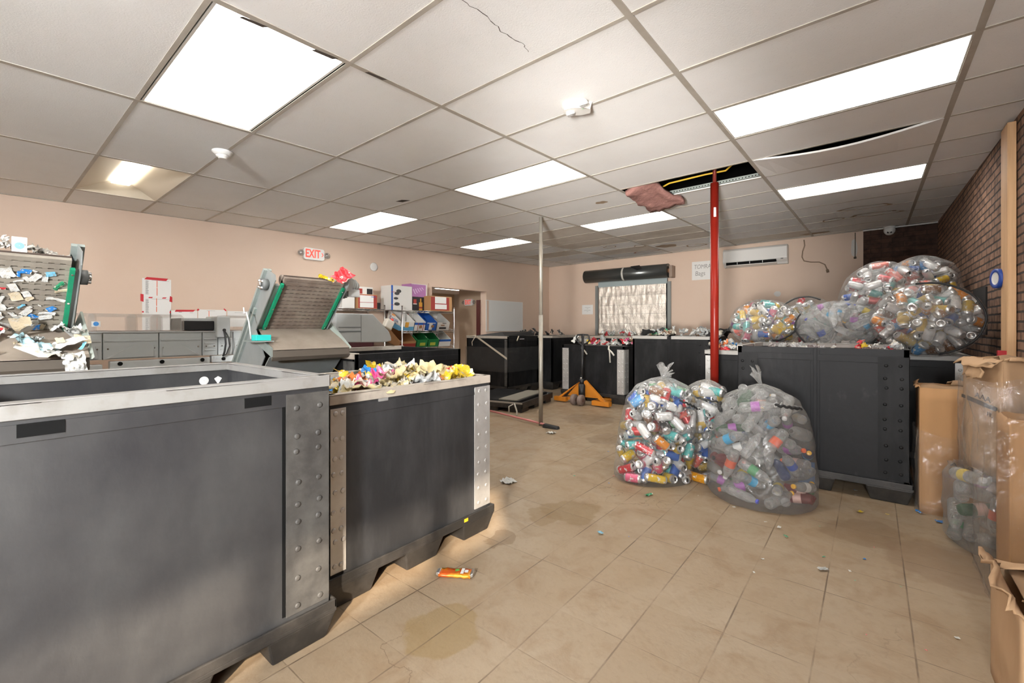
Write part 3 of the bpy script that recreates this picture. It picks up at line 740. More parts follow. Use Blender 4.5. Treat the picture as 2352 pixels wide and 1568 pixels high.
# ------------------------------------------------------------------ bulk bins
def plate_mesh(w, h, rows, cols, t=.006, seed=0):
    """riveted corner plate in local x (0..w), z (0..h), facing -y"""
    q = random.Random(seed); b = MB().box((0, -t, 0), (w, 0, h))
    for r in range(rows):
        z = h * (r + .5 + q.uniform(-.25, .25)) / rows
        for c in range(cols):
            x = w * (c + .5) / cols + q.uniform(-.006, .006)
            b.lathe([(.012, 0), (.010, .0025), (.004, .004)], 10, 0, Matrix.Translation((x, -t, z)) @ Matrix.Rotation(R(90), 4, 'X'))
    return b
def bin_(label, x0, x1, y0, y1, h, wall=hdpe, rim=rimw, plate=None, rims='FBLR', plates='', pw=.16, seed=0, slots='', dz=.155, seam=''):
    """faces: F=+X, B=-X, L=-Y, R=+Y"""
    t = thing('bulk_bin', ((x0 + x1) / 2, (y0 + y1) / 2, 0), label, 'bulk bin', 'black folding bulk bins')
    W, D = (x1 - x0) / 2, (y1 - y0) / 2
    th = .032
    o = .022
    tr = MB()
    Lp = [(-W - o, -D - o), (W + o, -D - o), (W + o, D + o), (-W - o, D + o)]
    tr.box((-W - o, -D - o, .105), (W + o, D + o, .125))
    for a, c in (((-W - o, -D - o), (W + o, -D - o + .012)), ((-W - o, D + o - .012), (W + o, D + o)), ((-W - o, -D - o), (-W - o + .012, D + o)), ((W + o - .012, -D - o), (W + o, D + o))):
        tr.box((*a, .12), (*c, dz))
    tr.build('base_tray', hdpe_tray, t, bevel=.004)
    fw = .135
    for sx in (-1, 0, 1):
        for sy in (-1, 0, 1):
            if sx == 0 and sy == 0: continue
            cx, cy = sx * (W + o - fw), sy * (D + o - fw)
            a, c = fw, fw * .78
            if sx == 0: a, c = .13, .10
            ay, cyy = (fw, fw * .78) if sy else (.13, .10)
            MB().hexa([(cx - c, cy - cyy, 0), (cx + c, cy - cyy, 0), (cx + c, cy + cyy, 0), (cx - c, cy + cyy, 0), (cx - a, cy - ay, .11), (cx + a, cy - ay, .11), (cx + a, cy + ay, .11), (cx - a, cy + ay, .11)]).build('foot', hdpe_tray, t, bevel=.008)
    face = {'F': (W, -D, D, R(90)), 'B': (-W, -D, D, R(-90)), 'L': (-D, -W, W, 0), 'R': (D, -W, W, R(180))}
    for k, (off, a, c, rz) in face.items():
        Mf = Matrix.Rotation(rz, 4, 'Z')
        ln = D if k in 'FB' else W; of = W if k in 'FB' else D
        # local frame: x along the wall, -y outward
        Mo = Mf @ Matrix.Translation((0, -of, 0))
        b = MB().box((-ln, 0, .125), (ln, th, h))
        b.box((-ln + .03, -.004, h - .10), (ln - .03, 0, h - .05))
        if k in seam:
            b.box((-.012, -.008, .16), (.012, 0, h)); b.box((-.03, -.003, .16), (.03, 0, h - .02))
        p = b.build('side_panel', wall, t, bevel=.003); p.matrix_local = Mo
        if k in slots:
            for s in (-.27, .27):
                q = MB().box((s - .045, -.0055, h - .085), (s + .045, 0, h - .05)).build('handle_slot', dark_hole, p)
        if k in rims and rim:
            for s0, s1 in ((-ln, -.03), (.03, ln)) if k in seam else ((-ln, ln),):
                q = MB().box((s0, -.007, h - .038), (s1, 0, h + .006)).box((s0, -.007, h), (s1, th + .007, h + .008)).box((s0, th, h - .03), (s1, th + .007, h + .006)).build('rim', rim, p, bevel=.002)
        if k in plates:
            for s in plates[k]:
                m_, w_, side = s
                x = -ln + .004 if side < 0 else ln - w_ - .004
                pm = plate_mesh(w_, h - .05 - .17, 9, 2, seed=seed + ord(k) + side)
                q = pm.build('corner_plate', m_, p); q.location = (x, 0, .165)
    # floor of the inside
    return t
A = bin_('open empty black bin nearest the camera, at the left edge', -2.77, -1.73, -.14, .945, 1.065, wall=hdpe_grey, rim=rim_near, slots='FB', plates={'F': [(hdpe_plate, .17, 1), (hdpe_plate, .17, -1)]}, seed=1)
B = bin_('black bin heaped with yellow plastic scrap, aluminium plates at its corners', -2.80, -1.868, 1.02, 2.085, .958, rim=rimd, wall=hdpe_mid, plates={'F': [(alu_plate, .135, 1), (alu_plate, .075, -1)]}, seed=2)
Cc = bin_('open black bin below the chute, in front of the wire shelves', -3.93, -3.03, 1.86, 2.97, 1.06, rim=rimd, rims='BL', plates={'L': [(hdpe_plate, .15, 1)], 'B': []}, seed=3, seam='F')
E = bin_('scuffed black bin behind the bag of bottles, with bags piled behind it', -.895, .212, 4.21, 5.17, 1.105, rim=rimw, wall=hdpe_scuff, rims='BLR'.replace('L', ''), plates={'L': [(hdpe, .17, 1), (hdpe, .15, -1)]}, seed=4, seam='LB')
Hb = bin_('black bin with steel corner strips behind the red pole', -1.47, -.43, 5.32, 6.33, 1.0, plates={'L': [(alu_plate, .14, -1)]}, seed=5)
Ib = bin_('black bin at the brick wall behind the tall cartons, under the hanging bag', -.39, .66, 5.32, 6.33, 1.015, plates={'L': [(alu_plate, .10, 1)]}, seed=6)
H2 = bin_('black bin against the back wall under the air conditioner', -1.47, -.43, 6.42, 7.45, 1.0, seed=7)
I2 = bin_('black bin in the brick corner under the topmost bag of cans', -.39, .66, 6.42, 7.45, 1.0, seed=8)
Db = bin_('black bin with a white rim between the pallet jack bin and the red pole', -2.87, -1.74, 6.52, 7.5, 1.125, rims='LR', plates={'L': [(hdpe, .17, 1)]}, seed=9, seam='L')
G = bin_('low black bin with aluminium corner plates behind the pallet jack', -4.28, -3.10, 6.72, 7.62, .95, rim=None, plates={'L': [(alu_plate, .12, 1), (alu_plate, .13, -1)], 'F': [(alu_plate, .15, -1)]}, seed=10)
F1 = bin_('black bin wrapped in stretch film beside the doorway', -6.27, -5.22, 6.32, 7.28, 1.085, rim=rimd, rims='L', seed=11, plates={'L': [(hdpe_plate, .06, 1)]})
F2 = bin_('black bin in the far left corner behind the wrapped bin', -6.0, -4.98, 7.45, 8.5, 1.08, rim=rimd, seed=12)
F3 = bin_('black bin heaped with bottles below the foil window', -4.62, -3.1, 7.95, 8.95, 1.08, rim=rimd, seed=13)
# writing inside the scrap bin, stickers on the nearest bin
tp = MB().box((-2.768, 1.30, .825), (-2.759, 1.80, .915)).build('fill_sticker', M_('dark_sticker', (.035, .05, .07), .5)); tp.parent = B; tp.matrix_parent_inverse = B.matrix_world.inverted()
bpy.context.view_layer.update()
def attach(o, p):
    bpy.context.view_layer.update(); o.parent = p; o.matrix_parent_inverse = p.matrix_world.inverted(); return o
tp.matrix_parent_inverse = B.matrix_world.inverted()
attach(text('FILL LINE', .095, face_px((-2.757, 1.555, .868)), 'lettering', M_('sticker_white', (.45, .46, .46), .6), None, .0005, sx=.72), B)
attach(MB().box((-2.7585, 1.25, .917), (-2.7565, 1.98, .938)).build('sticker_stripe', M_('sticker_blue', (.30, .36, .42), .5)), B)
for (y, z, nm) in ((.80, .985, 0), (.865, .98, 1)):
    if nm == 0: attach(MB().lathe([(.022, 0), (.001, .0015)], 20, 0, Matrix.Translation((-2.737, y, z)) @ Matrix.Rotation(R(90), 4, 'Y'), False).build('round_sticker', paper), A)
    else: attach(MB().prism([(y - .018, z + .012), (y, z + .024), (y + .018, z + .012), (y, z - .02)], 'x', -2.738, -2.736).build('white_sticker', paper), A)
for (y, z) in ((1.30, .915), (1.97, .885)):
    b = MB().box((-1.867, y - .028, z - .01), (-1.864, y + .028, z + .014)); attach(b.build('foil_scrap', M_('silver_scrap', (.6, .62, .62), .25, .6)), B)
attach(MB().box((-1.7295, .758, .17), (-1.7265, .768, 1.0)).build('plate_gap', dark_hole), A)
attach(MB().box((-1.848, 1.84, .128), (-1.844, 1.87, .146)).build('yellow_clip', M_('yellow_plastic', (.8, .42, .02), .4)), B)
# stretch film round the wrapped bin, tape tails
b = MB(); n = 8
for s in range(1):
    zs = [.42, .55, .68, .80, .88]
    per = [(-6.285, 6.30), (-5.20, 6.30), (-5.20, 7.30), (-6.285, 7.30), (-6.285, 6.30)]
    for p, q in zip(per, per[1:]):
        for k in range(12):
            for z0, z1 in zip(zs, zs[1:]):
                P0 = (p[0] + (q[0] - p[0]) * k / 12, p[1] + (q[1] - p[1]) * k / 12); P1 = (p[0] + (q[0] - p[0]) * (k + 1) / 12, p[1] + (q[1] - p[1]) * (k + 1) / 12)
                b.quad((*P0, z0), (*P1, z0), (*P1, z1), (*P0, z1))
attach(b.build('stretch_film', wrap_f), F1)
tapeM = M_('cream_strap', (.55, .47, .36), .6)
attach(MB().hexa([(-6.02, 6.295, 1.08), (-5.99, 6.292, 1.10), (-5.21, 6.292, .70), (-5.21, 6.295, .66), (-6.02, 6.29, 1.08), (-5.99, 6.287, 1.10), (-5.21, 6.287, .70), (-5.21, 6.29, .66)]).build('strap', tapeM), F1)
attach(MB().tube([(-6.0, 6.29, 1.09), (-6.03, 6.27, 1.03), (-6.08, 6.27, .97), (-6.07, 6.27, .9)], .009, 5).tube([(-6.0, 6.29, 1.1), (-6.1, 6.25, 1.08)], .012, 5).build('strap_tail', tapeM), F1)
attach(MB().tube([(-5.19, 6.62, 1.09), (-5.18, 6.55, 1.0)], .012, 5).build('strap_tail', tapeM), F1)
attach(MB().box((-5.197, 6.66, 1.03), (-5.194, 6.80, 1.04)).build('small_label', paper), F1)
b = MB()  # crumpled film and a folded black liner on top
tag(MB().hexa([(-6.1, 6.40, 1.095), (-5.3, 6.36, 1.095), (-5.25, 7.2, 1.095), (-6.1, 7.2, 1.095), (-6.0, 6.5, 1.10), (-5.45, 6.42, 1.17), (-5.3, 7.15, 1.175), (-5.95, 7.2, 1.15)]).build('folded_liner', rubber), 'folded black liner lying on the film wrapped bin', 'liner')
for k, (x, y, lb) in enumerate([(-3.86, 6.70, 'left'), (-3.36, 6.70, 'right')]):
    attach(MB().tube([(x, y, .955), (x + .0, y - .02, .90), (x + .06, y - .02, .85), (x + .10, y - .02, .80)], .014, 6).tube([(x, y - .015, .93), (x + .02, y - .02, .84), (x + .03, y - .02, .78 - .1 * k)], .011, 6).build('strap_tail', M_('white_strap', (.6, .57, .5), .6)), G)
# ------------------------------------------------------------------ inclined belt machines
def machine(label, y0, belt, teal=True, name='incline_conveyor'):
    """belt return side faces the bins; d runs down the incline, n points out of the belt"""
    t = thing(name, (-3.06, y0, 0), label, 'conveyor machine')
    d = V((-.70, 0, -.714)).normalized(); nn = V((.714, 0, -.70)).normalized()
    O = V((0, 0, 1.56))
    yb0, yb1 = .07, .50     # belt span
    def P(s, k, y): q = O + d * s + nn * k; return V((q.x, y, q.z))
    # belt with rows of joint lines
    b = MB()
    rows = 18
    for r in range(rows):
        s0, s1 = -.045 + r * .034, -.045 + (r + 1) * .034 - .010
        b.hexa([P(s0, -.02, yb0), P(s1, -.02, yb0), P(s1, -.02, yb1), P(s0, -.02, yb1), P(s0, 0, yb0), P(s1, 0, yb0), P(s1, 0, yb1), P(s0, 0, yb1)])
        nt = 22
        for k in range(nt):   # knuckles of the hinged joint
            y = yb0 + (yb1 - yb0) * (k + .5) / nt
            if k % 2: b.hexa([P(s1, -.012, y - .009), P(s1 + .007, -.012, y - .009), P(s1 + .007, -.012, y + .009), P(s1, -.012, y + .009), P(s1, -.001, y - .009), P(s1 + .007, -.001, y - .009), P(s1 + .007, -.001, y + .009), P(s1, -.001, y + .009)])
    b.hexa([P(-.05, -.026, yb0), P(.9, -.026, yb0), P(.9, -.026, yb1), P(-.05, -.026, yb1), P(-.05, -.02, yb0), P(.9, -.02, yb0), P(.9, -.02, yb1), P(-.05, -.02, yb1)], 1)
    c0 = P(.0, -.036, yb0)
    b.cyl(c0, (c0.x, yb1, c0.z), .034, seg=18, mi=0)
    b.hexa([P(.2, -.12, yb0), P(1.5, -.12, yb0), P(1.5, -.12, yb1), P(.2, -.12, yb1), P(.2, -.105, yb0), P(1.5, -.105, yb0), P(1.5, -.105, yb1), P(.2, -.105, yb1)], 0)
    b.build('belt', [belt, M_('belt_joint', (.06, .04, .03), .8)], t)
    for y in (yb0 - .012, yb1 - .004):
        MB().hexa([P(.0, -.002, y), P(.47, -.002, y), P(.47, -.002, y + .018), P(.0, -.002, y + .018), P(.0, .018, y), P(.47, .018, y), P(.47, .018, y + .018), P(.0, .018, y + .018)]).build('edge_strip', green_m, t)
        for s in (.03, .22, .40):
            q = P(s, .018, y + .009); MB().cyl(q, q + nn * .004, .005, seg=8).build('bolt', chrome, t)
    for ya, yb in ((yb0 - .056, yb0 - .01), (yb1 + .012, yb1 + .032)):
        MB().hexa([P(.03, -.03, ya), P(.46, -.03, ya), P(.46, -.03, yb), P(.03, -.03, yb), P(.03, -.008, ya), P(.46, -.008, ya), P(.46, -.008, yb), P(.03, -.008, yb)]).build('gap_cover', steel, t)
    # side plates with folded flange along the back edge
    for y, o in ((yb0 - .06, 0), (yb1 + .03, 1)):
        up = .0 if not o else -.04
        pts = [P(up, -.14, 0), P(up - .05, -.02, 0), P(-.03, .012, 0), P(.42, .02, 0), P(.45, .25 if not o else .04, 0), P(1.55, .30 if not o else .2, 0), P(1.62, -.02, 0)]
        MB().prism([(p.x, p.z) for p in pts], 'y', y, y + .006).build('side_plate', steel, t)
        f = MB().hexa([P(up, -.145, y - .022), P(1.62, -.03, y - .022), P(1.62, -.03, y + .028), P(up, -.145, y + .028), P(up, -.125, y - .022), P(1.62, -.01, y - .022), P(1.62, -.01, y + .028), P(up, -.125, y + .028)])
        f.hexa([P(.3, -.085, y - .016), P(1.6, .03, y - .016), P(1.6, .03, y), P(.3, -.085, y), P(.3, -.065, y - .016), P(1.6, .05, y - .016), P(1.6, .05, y), P(.3, -.065, y)])
        f.build('flange', galv, t)
        q = P(.07, -.06, y) if not o else P(.09, -.04, y)
        s = -1 if not o else 1
        f = MB().cyl(q, q + V((0, s * .04, 0)), .038, seg=20).cyl(q + V((0, s * .04, 0)), q + V((0, s * .055, 0)), .016, seg=12, mi=1)
        for a in range(4):
            w = q + V((.03 * math.cos(a * PI / 2 + .6), 0, .03 * math.sin(a * PI / 2 + .6))); f.cyl(w, w + V((0, s * .052, 0)), .008, seg=8, mi=1)
        f.build('bearing', [M_('bearing_grey', (.12, .125, .12), .5), chrome], t)
    # chute pan, cheeks and shelf
    z0, z1, xf, xb = 1.255, 1.115, -.02, -.30
    yl, yr = .015, .60
    MB().hexa([(xb, yl + .02, z0 - .006), (xf, yl, z1 - .006), (xf, yr - .03, z1 - .006), (xb, yr - .02, z0 - .006), (xb, yl + .02, z0), (xf, yl, z1), (xf, yr - .03, z1), (xb, yr - .02, z0)]).build('chute_pan', pan_m, t)
    pal = M_('pale_green_steel', (.36, .40, .355), .5, .1)
    MB().hexa([(xb - .05, yr - .06, z0 - .01), (xf - .005, yr - .03, z1 - .01), (xf - .01, yr - .02, z1 + .0), (xb - .10, yr - .02, z0 + .10), (xb - .05, yr - .054, z0 - .01), (xf - .0, yr - .022, z1 - .01), (xf, yr - .012, z1 + .0), (xb - .10, yr - .01, z0 + .10)]).build('chute_cheek', pal, t)
    MB().hexa([(xb, yl - .015, z0 - .08), (xf, yl - .012, z1 - .045), (xf, yl + .0, z1 - .045), (xb, yl + .0, z0 - .08), (xb, yl - .015, z0 - .02), (xf, yl - .012, z1 + .012), (xf, yl + .0, z1 + .012), (xb, yl + .0, z0 - .02)]).build('chute_cheek', galv, t)
    MB().hexa([(xf - .02, yl, z1 - .075), (xf - .0, yl, z1 - .05), (xf - .0, yr - .03, z1 - .05), (xf - .02, yr - .03, z1 - .075), (xf - .02, yl, z1 - .002), (xf, yl, z1 - .002), (xf, yr - .03, z1 - .002), (xf - .02, yr - .03, z1 - .002)]).build('shade_strip', M_('lip_shade', (.11, .09, .07), .7), t)  # dark brown strip paints the shadow under the pan's front edge
    MB().box((xb + .02, yl - .09, 1.168), (xf - .05, yl + .03, 1.176)).build('shelf_plate', galv, t)
    if teal:
        MB().box((xf - .15, yl - .075, 1.177), (xf - .07, yl + .02, 1.215)).build('sensor_box', teal_m, t, bevel=.003)
        MB().tube([(xf - .25, yl - .085, 1.40), (xf - .23, yl - .088, 1.36), (xf - .20, yl - .085, 1.365), (xf - .16, yl - .085, 1.30), (xf - .14, yl - .08, 1.19)], .005, 6).build('sensor_cable', white_p, t)
    # lower guard panel and legs
    MB().hexa([(xf - .06, yl, 1.05), (xf - .05, yl, 1.06), (xf - .05, yr - .04, 1.06), (xf - .06, yr - .04, 1.05), (xf - .10, yl, 1.10), (xf - .09, yl, 1.11), (xf - .09, yr - .04, 1.11), (xf - .10, yr - .04, 1.10)])
    P0, P1 = (xf - .05, 1.06), (-.78, .42)
    MB().hexa([(P1[0], yl, P1[1]), (P0[0], yl, P0[1]), (P0[0], yr - .05, P0[1]), (P1[0], yr - .05, P1[1]), (P1[0] - .006, yl, P1[1] + .006), (P0[0] - .006, yl, P0[1] + .006), (P0[0] - .006, yr - .05, P0[1] + .006), (P1[0] - .006, yr - .05, P1[1] + .006)]).build('guard_panel', steel, t)
    for x in (-.95, -.35):
        for y in (.02, .52):
            MB().box((x - .02, y - .02, 0), (x + .02, y + .02, .42 if x < -.5 else .85)).build('leg', galv, t)
    # gear motor at the top right
    q = P(.0, -.06, yb1 + .0) + V((-.09, 0, .0))
    f = MB().cyl(q, q + V((0, .05, 0)), .062, seg=20)
    f.box((q.x - .05, q.y + .03, q.z - .055), (q.x + .055, q.y + .13, q.z + .06))
    f.cyl(q + V((0, .08, .03)), q + V((.03, .08, .085)), .03, seg=12)
    f.cyl(q + V((.01, .11, .0)), q + V((-.02, .20, -.015)), .045, seg=18)
    for k in range(3):
        w = q + V((.0 - .004 * k, .14 + .02 * k, -.003 * k)); f.cyl(w, w + V((0, .008, 0)), .05, seg=18)
    f.box((q.x + .01, q.y + .1, q.z - .10), (q.x + .05, q.y + .2, q.z - .04))
    f.build('gear_motor', mach_w, t, bevel=.004)
    return t
mr_ = machine('incline conveyor with a brown belt and a small teal box on its side', 1.275, belt_m)
ml_ = machine('flake strewn incline conveyor at the left edge beyond the nearest bin', -.165, belt_l, False)
for ch in list(ml_.children):
    if ch.name.startswith('gear_motor'): bpy.data.objects.remove(ch)
# bits lying on the belts and chutes
def crumple_mesh(name, seed, n=9, amp=.35, sx=1., sy=1.):
    q = random.Random(seed); b = MB(); ox = q.uniform(0, 50)
    ax, ay = q.uniform(.6, 1.6), q.uniform(.6, 1.6)
    for i in range(n + 1):
        for j in range(n + 1):
            u, v_ = i / n - .5, j / n - .5
            e = 1 + .16 * noise.noise(V((u * 5, v_ * 5, ox)))
            z = amp * noise.noise(V((u * 3.2 + ox, v_ * 3.2, 1.))) + amp * .6 * noise.noise(V((u * 7, v_ * 7 + ox, 4.))) + amp * .5 * (ax * u * u - ay * v_ * v_)
            b.v.append((u * sx * e, v_ * sy * e, z))
    for i in range(n):
        for j in range(n):
            k = i * (n + 1) + j; b.f.append([k, k + n + 1, k + n + 2, k + 1]); b.mi.append(0); b.sm.append(True)
    o = b.build(name, crump_c); me = o.data; bpy.data.objects.remove(o); return me
scrap_me = [crumple_mesh('plastic_scrap', 20 + k, 13, .26, 1., (.55, .75, 1., .4, .6)[k]) for k in range(5)]
flake_me = [crumple_mesh('plastic_flake', 40 + k, 4, .10, 1., (.6, .35, .8)[k]) for k in range(3)]
def piece(me, name, loc, size, rot, col, label, cat, group):
    o = bpy.data.objects.new(name, me); COL.objects.link(o)
    o.location = loc; o.scale = (size, size, size); o.rotation_euler = rot; o.color = (*col, 1)
    tag(o, label, cat, group); return o
CN = {'white': (.68, .68, .65), 'pale yellow': (.66, .55, .30), 'yellow': (.72, .50, .02), 'cream': (.62, .52, .36), 'pink': (.72, .08, .26), 'orange': (.75, .20, .05), 'blue': (.02, .22, .62), 'light blue': (.18, .50, .68), 'red': (.55, .03, .04), 'green': (.03, .28, .13), 'clear grey': (.42, .43, .42), 'brown': (.17, .095, .05), 'silver': (.55, .55, .55), 'black': (.03, .03, .03), 'purple': (.25, .08, .38), 'teal': (.10, .48, .46)}
q = random.Random(12)
D_ = V((-.70, 0, -.714)).normalized(); N_ = V((.714, 0, -.70)).normalized()
beltrot = N_.to_track_quat('Z', 'Y').to_euler()
used = []
k = 0
while k < 64:
    s, y = q.uniform(.0, .44), q.uniform(-.02, .32)
    if any((s - a) ** 2 + (y - c) ** 2 < (.024) ** 2 for a, c in used): continue
    used.append((s, y)); k += 1
    c = q.choices(['white', 'white', 'cream', 'light blue', 'red', 'green', 'blue'], [5, 4, 2, 2, 1, 1, 1])[0]
    p = V((-3.06, y, 1.56)) + D_ * s + N_ * .006
    e = N_.to_track_quat('Z', 'Y') @ Matrix.Rotation(q.uniform(0, 6.28), 3, 'Z').to_quaternion()
    piece(q.choice(flake_me), 'plastic_flake', p, q.choice([.018, .025, .035, .05, .06]), e.to_euler(), CN[c], f'{c} plastic flake stuck on the belt of the conveyor at the left edge', 'plastic flake', 'flakes stuck on the left conveyor belt')
slope = math.atan2(.14, .28)
used = []
k = 0
while k < 46:
    u, y = q.uniform(.04, .97), q.uniform(-.13, .39)
    used.append(1); k += 1
    p = (-3.36 + .28 * u, y, 1.255 - .14 * u + .012 + q.uniform(0, .03 + .03 * (1 - u)))
    c = q.choices(['white', 'cream', 'light blue', 'red', 'green', 'blue', 'clear grey'], [7, 3, 2, 1, 1.4, 1, 2])[0]
    piece(q.choice(flake_me + scrap_me[:2]), 'plastic_flake', p, q.choice([.04, .06, .08, .1, .13]), (q.uniform(-.3, .3), slope + q.uniform(-.3, .3), q.uniform(0, 6.28)), CN[c], f'{c} plastic flake lying in the chute of the conveyor at the left edge', 'plastic flake', 'flakes lying in the left chute')
o = piece(scrap_me[1], 'plastic_wrapper', (-3.05, .35, 1.09), .11, (.2, 1.2, .3), CN['white'], 'white plastic sheet hanging over the corner of the left chute', 'wrapper', None)
o = piece(scrap_me[3], 'plastic_wrapper', (-3.15, .22, 1.185), .16, (.1, .45, .9), (.36, .56, .62), 'long light blue wrapper lying in the left chute', 'wrapper', None)
o = piece(scrap_me[3], 'crushed_can', (-3.05, 1.65, 1.615), .12, (.1, .2, 1.4), CN['yellow'], 'flat yellow can on the top roller of the brown belt conveyor', 'crushed can', None)
o = piece(scrap_me[2], 'crushed_can', (-3.03, 1.765, 1.645), .12, (.9, .5, .4), CN['red'], 'crumpled red and white can by the motor of the brown belt conveyor', 'crushed can', None)
# clear bottles and a blue sticker heap on top of the left conveyor
for k in range(16):
    piece(q.choice(scrap_me), 'clear_scrap', (-3.12 + q.uniform(-.05, .03), -.12 + .027 * k, 1.655 - .03 + q.uniform(0, .05) * (1 if k < 11 else .3)), q.uniform(.06, .1), (q.uniform(-1, 1), q.uniform(-1, 1), q.uniform(0, 6)), (.50, .47, .43), 'clear crushed plastic on the top roller of the conveyor at the left edge', 'plastic scrap', 'clear plastic on the left top roller')
o = thing('small_carton', (-3.08, .165, 1.61), 'small white and blue carton on the top roller of the left conveyor', 'small box')
MB().box((-.012, -.024, 0), (.012, .024, .075)).build('box', paper, o); MB().lathe([(.016, 0), (.001, .001)], 16, 0, Matrix.Translation((.012, .0, .035)) @ Matrix.Rotation(R(90), 4, 'Y'), False).build('logo', M_('logo_blue', (.18, .33, .62), .5), o)

# ------------------------------------------------------------------ long grey horizontal conveyor by the left wall
o = thing('horizontal_conveyor', (-4.5, 1.3, 0), 'long grey horizontal conveyor with clear covers along the left wall', 'conveyor machine')
xf = 0.
def segbox(name, y0, y1, z0, z1, m_, x0=-.42, x1=0., bev=.006): return MB().box((x0, y0 - 1.3, z0), (x1, y1 - 1.3, z1)).build(name, m_, o, bevel=bev)
segbox('bed', -.9, 2.6, 1.02, 1.21, mach, x1=-.02)
ys = [-.9, .2, .66, 1.0, 1.30, 1.42, 1.54, 1.70, 1.9, 2.2, 2.6]
for a, c in zip(ys, ys[1:]):
    p = MB().box((-.018, a + .004 - 1.3, 1.02), (.004, c - .004 - 1.3, 1.225)).box((.004, a + .012 - 1.3, 1.155), (.009, c - .012 - 1.3, 1.168)).box((-.018, a - 1.3, 1.222), (.012, c - 1.3, 1.232))
    if c - a < .3:
        for z in (1.06, 1.09, 1.12): p.box((.004, a + .02 - 1.3, z), (.009, c - .02 - 1.3, z + .012))
    else:
        s = 1 if a < .7 else -1
        m_ = (a + c) / 2 - 1.3; w_ = (c - a) / 2 - .02
        p.hexa([(.004, m_ - w_, 1.03), (.004, m_ + w_, 1.03), (.004, m_ + w_, 1.031), (.004, m_ - w_, 1.031), (.012, m_ - w_ * .9, 1.03), (.012, m_ + w_ * .9, 1.03), (.012, m_ + (w_ * .9 if s > 0 else -.1 * w_), 1.13), (.012, m_ - (w_ * .9 if s < 0 else -.1 * w_), 1.13)])
    p.build('side_cover', mach, o, bevel=.002)
    f = MB()
    for yy in (a + .03, c - .03): f.cyl((.004, yy - 1.3, 1.10), (.010, yy - 1.3, 1.10), .006, seg=8)
    f.build('screw', chrome, o)
segbox('rail', -.9, .66, .925, .985, mach_l, -.06, .01)
segbox('rail', .70, 1.36, .945, 1.005, mach_l, -.05, .012); segbox('rail', 1.37, 2.55, .955, 1.015, mach_l, -.05, .012)
for yy in (.76, 1.02, 1.30, 1.46, 1.66): MB().lathe([(.016, 0), (.016, .003)], 12, 0, Matrix.Translation((.0125, yy - 1.3, .985)) @ Matrix.Rotation(R(90), 4, 'Y')).build('knob_hole', dark_hole, o)
for yy in (-.5, 1.06, 1.5, 2.4):
    segbox('leg', yy, yy + .06, 0, .93, mach_l, -.06, -.01); segbox('leg', yy, yy + .06, 0, .93, mach_l, -.40, -.35)
segbox('under_tray', 1.15, 1.62, .87, .93, mach_l, -.1, -.02)
for yy, z in ((.4, .90), (.9, .92)): MB().tube([(-.06, yy - 1.5, .78), (-.05, yy - 1.2, .88), (-.05, yy - .7, .915), (-.05, yy - .1, .93)], .014, 8).build('hose', rubber, o)
for a, c in ((-.9, .25), (.26, .62), (.63, .86), (.87, 1.02), (1.03, 1.175), (1.52, 2.0), (2.01, 2.5)):
    f = MB(); pr = [(-.40, 1.235), (-.40, 1.35), (-.33, 1.372), (-.10, 1.372), (-.02, 1.35), (-.005, 1.235)]
    for (xa, za), (xb_, zb) in zip(pr, pr[1:]): f.quad((xa, a - 1.3, za), (xb_, a - 1.3, zb), (xb_, c - 1.3, zb), (xa, c - 1.3, za))
    f.add([(x, a - 1.3, z) for x, z in pr], [tuple(range(6))]); f.add([(x, c - 1.3, z) for x, z in pr], [tuple(range(6))[::-1]])
    f.build('clear_cover', cover_f, o)
segbox('belt_top', -.9, 2.6, 1.205, 1.24, M_('belt_grey', (.40, .34, .30), .6), -.38, -.04)
segbox('scanner_hood', 1.175, 1.43, 1.235, 1.345, mach_l, -.42, -.10); segbox('scanner_window', 1.18, 1.40, 1.24, 1.32, blackm, -.3, -.02)
segbox('control_box', 1.40, 1.505, 1.175, 1.362, mach_l, -.25, .045, .01)
MB().cyl((.045, 1.455 - 1.3, 1.24), (.055, 1.455 - 1.3, 1.24), .013, seg=14).build('cable_gland', rubber, o)
MB().tube([(.055, .15, 1.24), (.075, .152, 1.20), (.075, .158, 1.12), (.07, .15, 1.05), (.05, .145, 1.01)], .008, 8).tube([(.055, .155, 1.235), (.085, .175, 1.18), (.085, .185, 1.10), (.07, .165, 1.03), (.05, .145, 1.01)], .005, 8).build('cable', rubber, o)
segbox('sticker', .60, .65, 1.27, 1.31, paper, -.004, .003, 0); MB().lathe([(.016, 0), (.001, .001)], 18, 0, Matrix.Translation((.0035, .625 - 1.3, 1.291)) @ Matrix.Rotation(R(90), 4, 'Y'), False).build('safety_mark', M_('safety_blue', (.05, .25, .62), .5), o)
hood = [(2.52 - 1.3, 1.10), (2.52 - 1.3, 1.415), (2.98 - 1.3, 1.415), (3.2 - 1.3, 1.21), (3.23 - 1.3, 1.14), (3.23 - 1.3, 1.10), (3.12 - 1.3, 1.085)]
MB().prism(hood, 'x', -.45, .03).build('end_hood', mach, o, bevel=.01)
f = MB().box((.03, 1.25, 1.26), (.036, 1.52, 1.268)).box((.03, 1.25, 1.21), (.034, 1.52, 1.225)).box((.03, 1.52, 1.10), (.033, 1.525, 1.40))
f.build('hood_seam', M_('machine_seam', (.2, .215, .215), .5), o)
o = MB().box((-5.35, .35, 0), (-5.0, 1.12, .86)).build('cardboard_box', card); tag(o, 'plain brown carton standing under the grey conveyor', 'carton')
o = thing('orange_strip', (-2.89, 1.35, .80), 'small orange plate standing between the belt machine and the scrap bin', 'plate')
MB().box((-.005, .06, -.8), (.005, .11, .145)).build('plate', M_('orange_plate', (.6, .22, .05), .6), o)

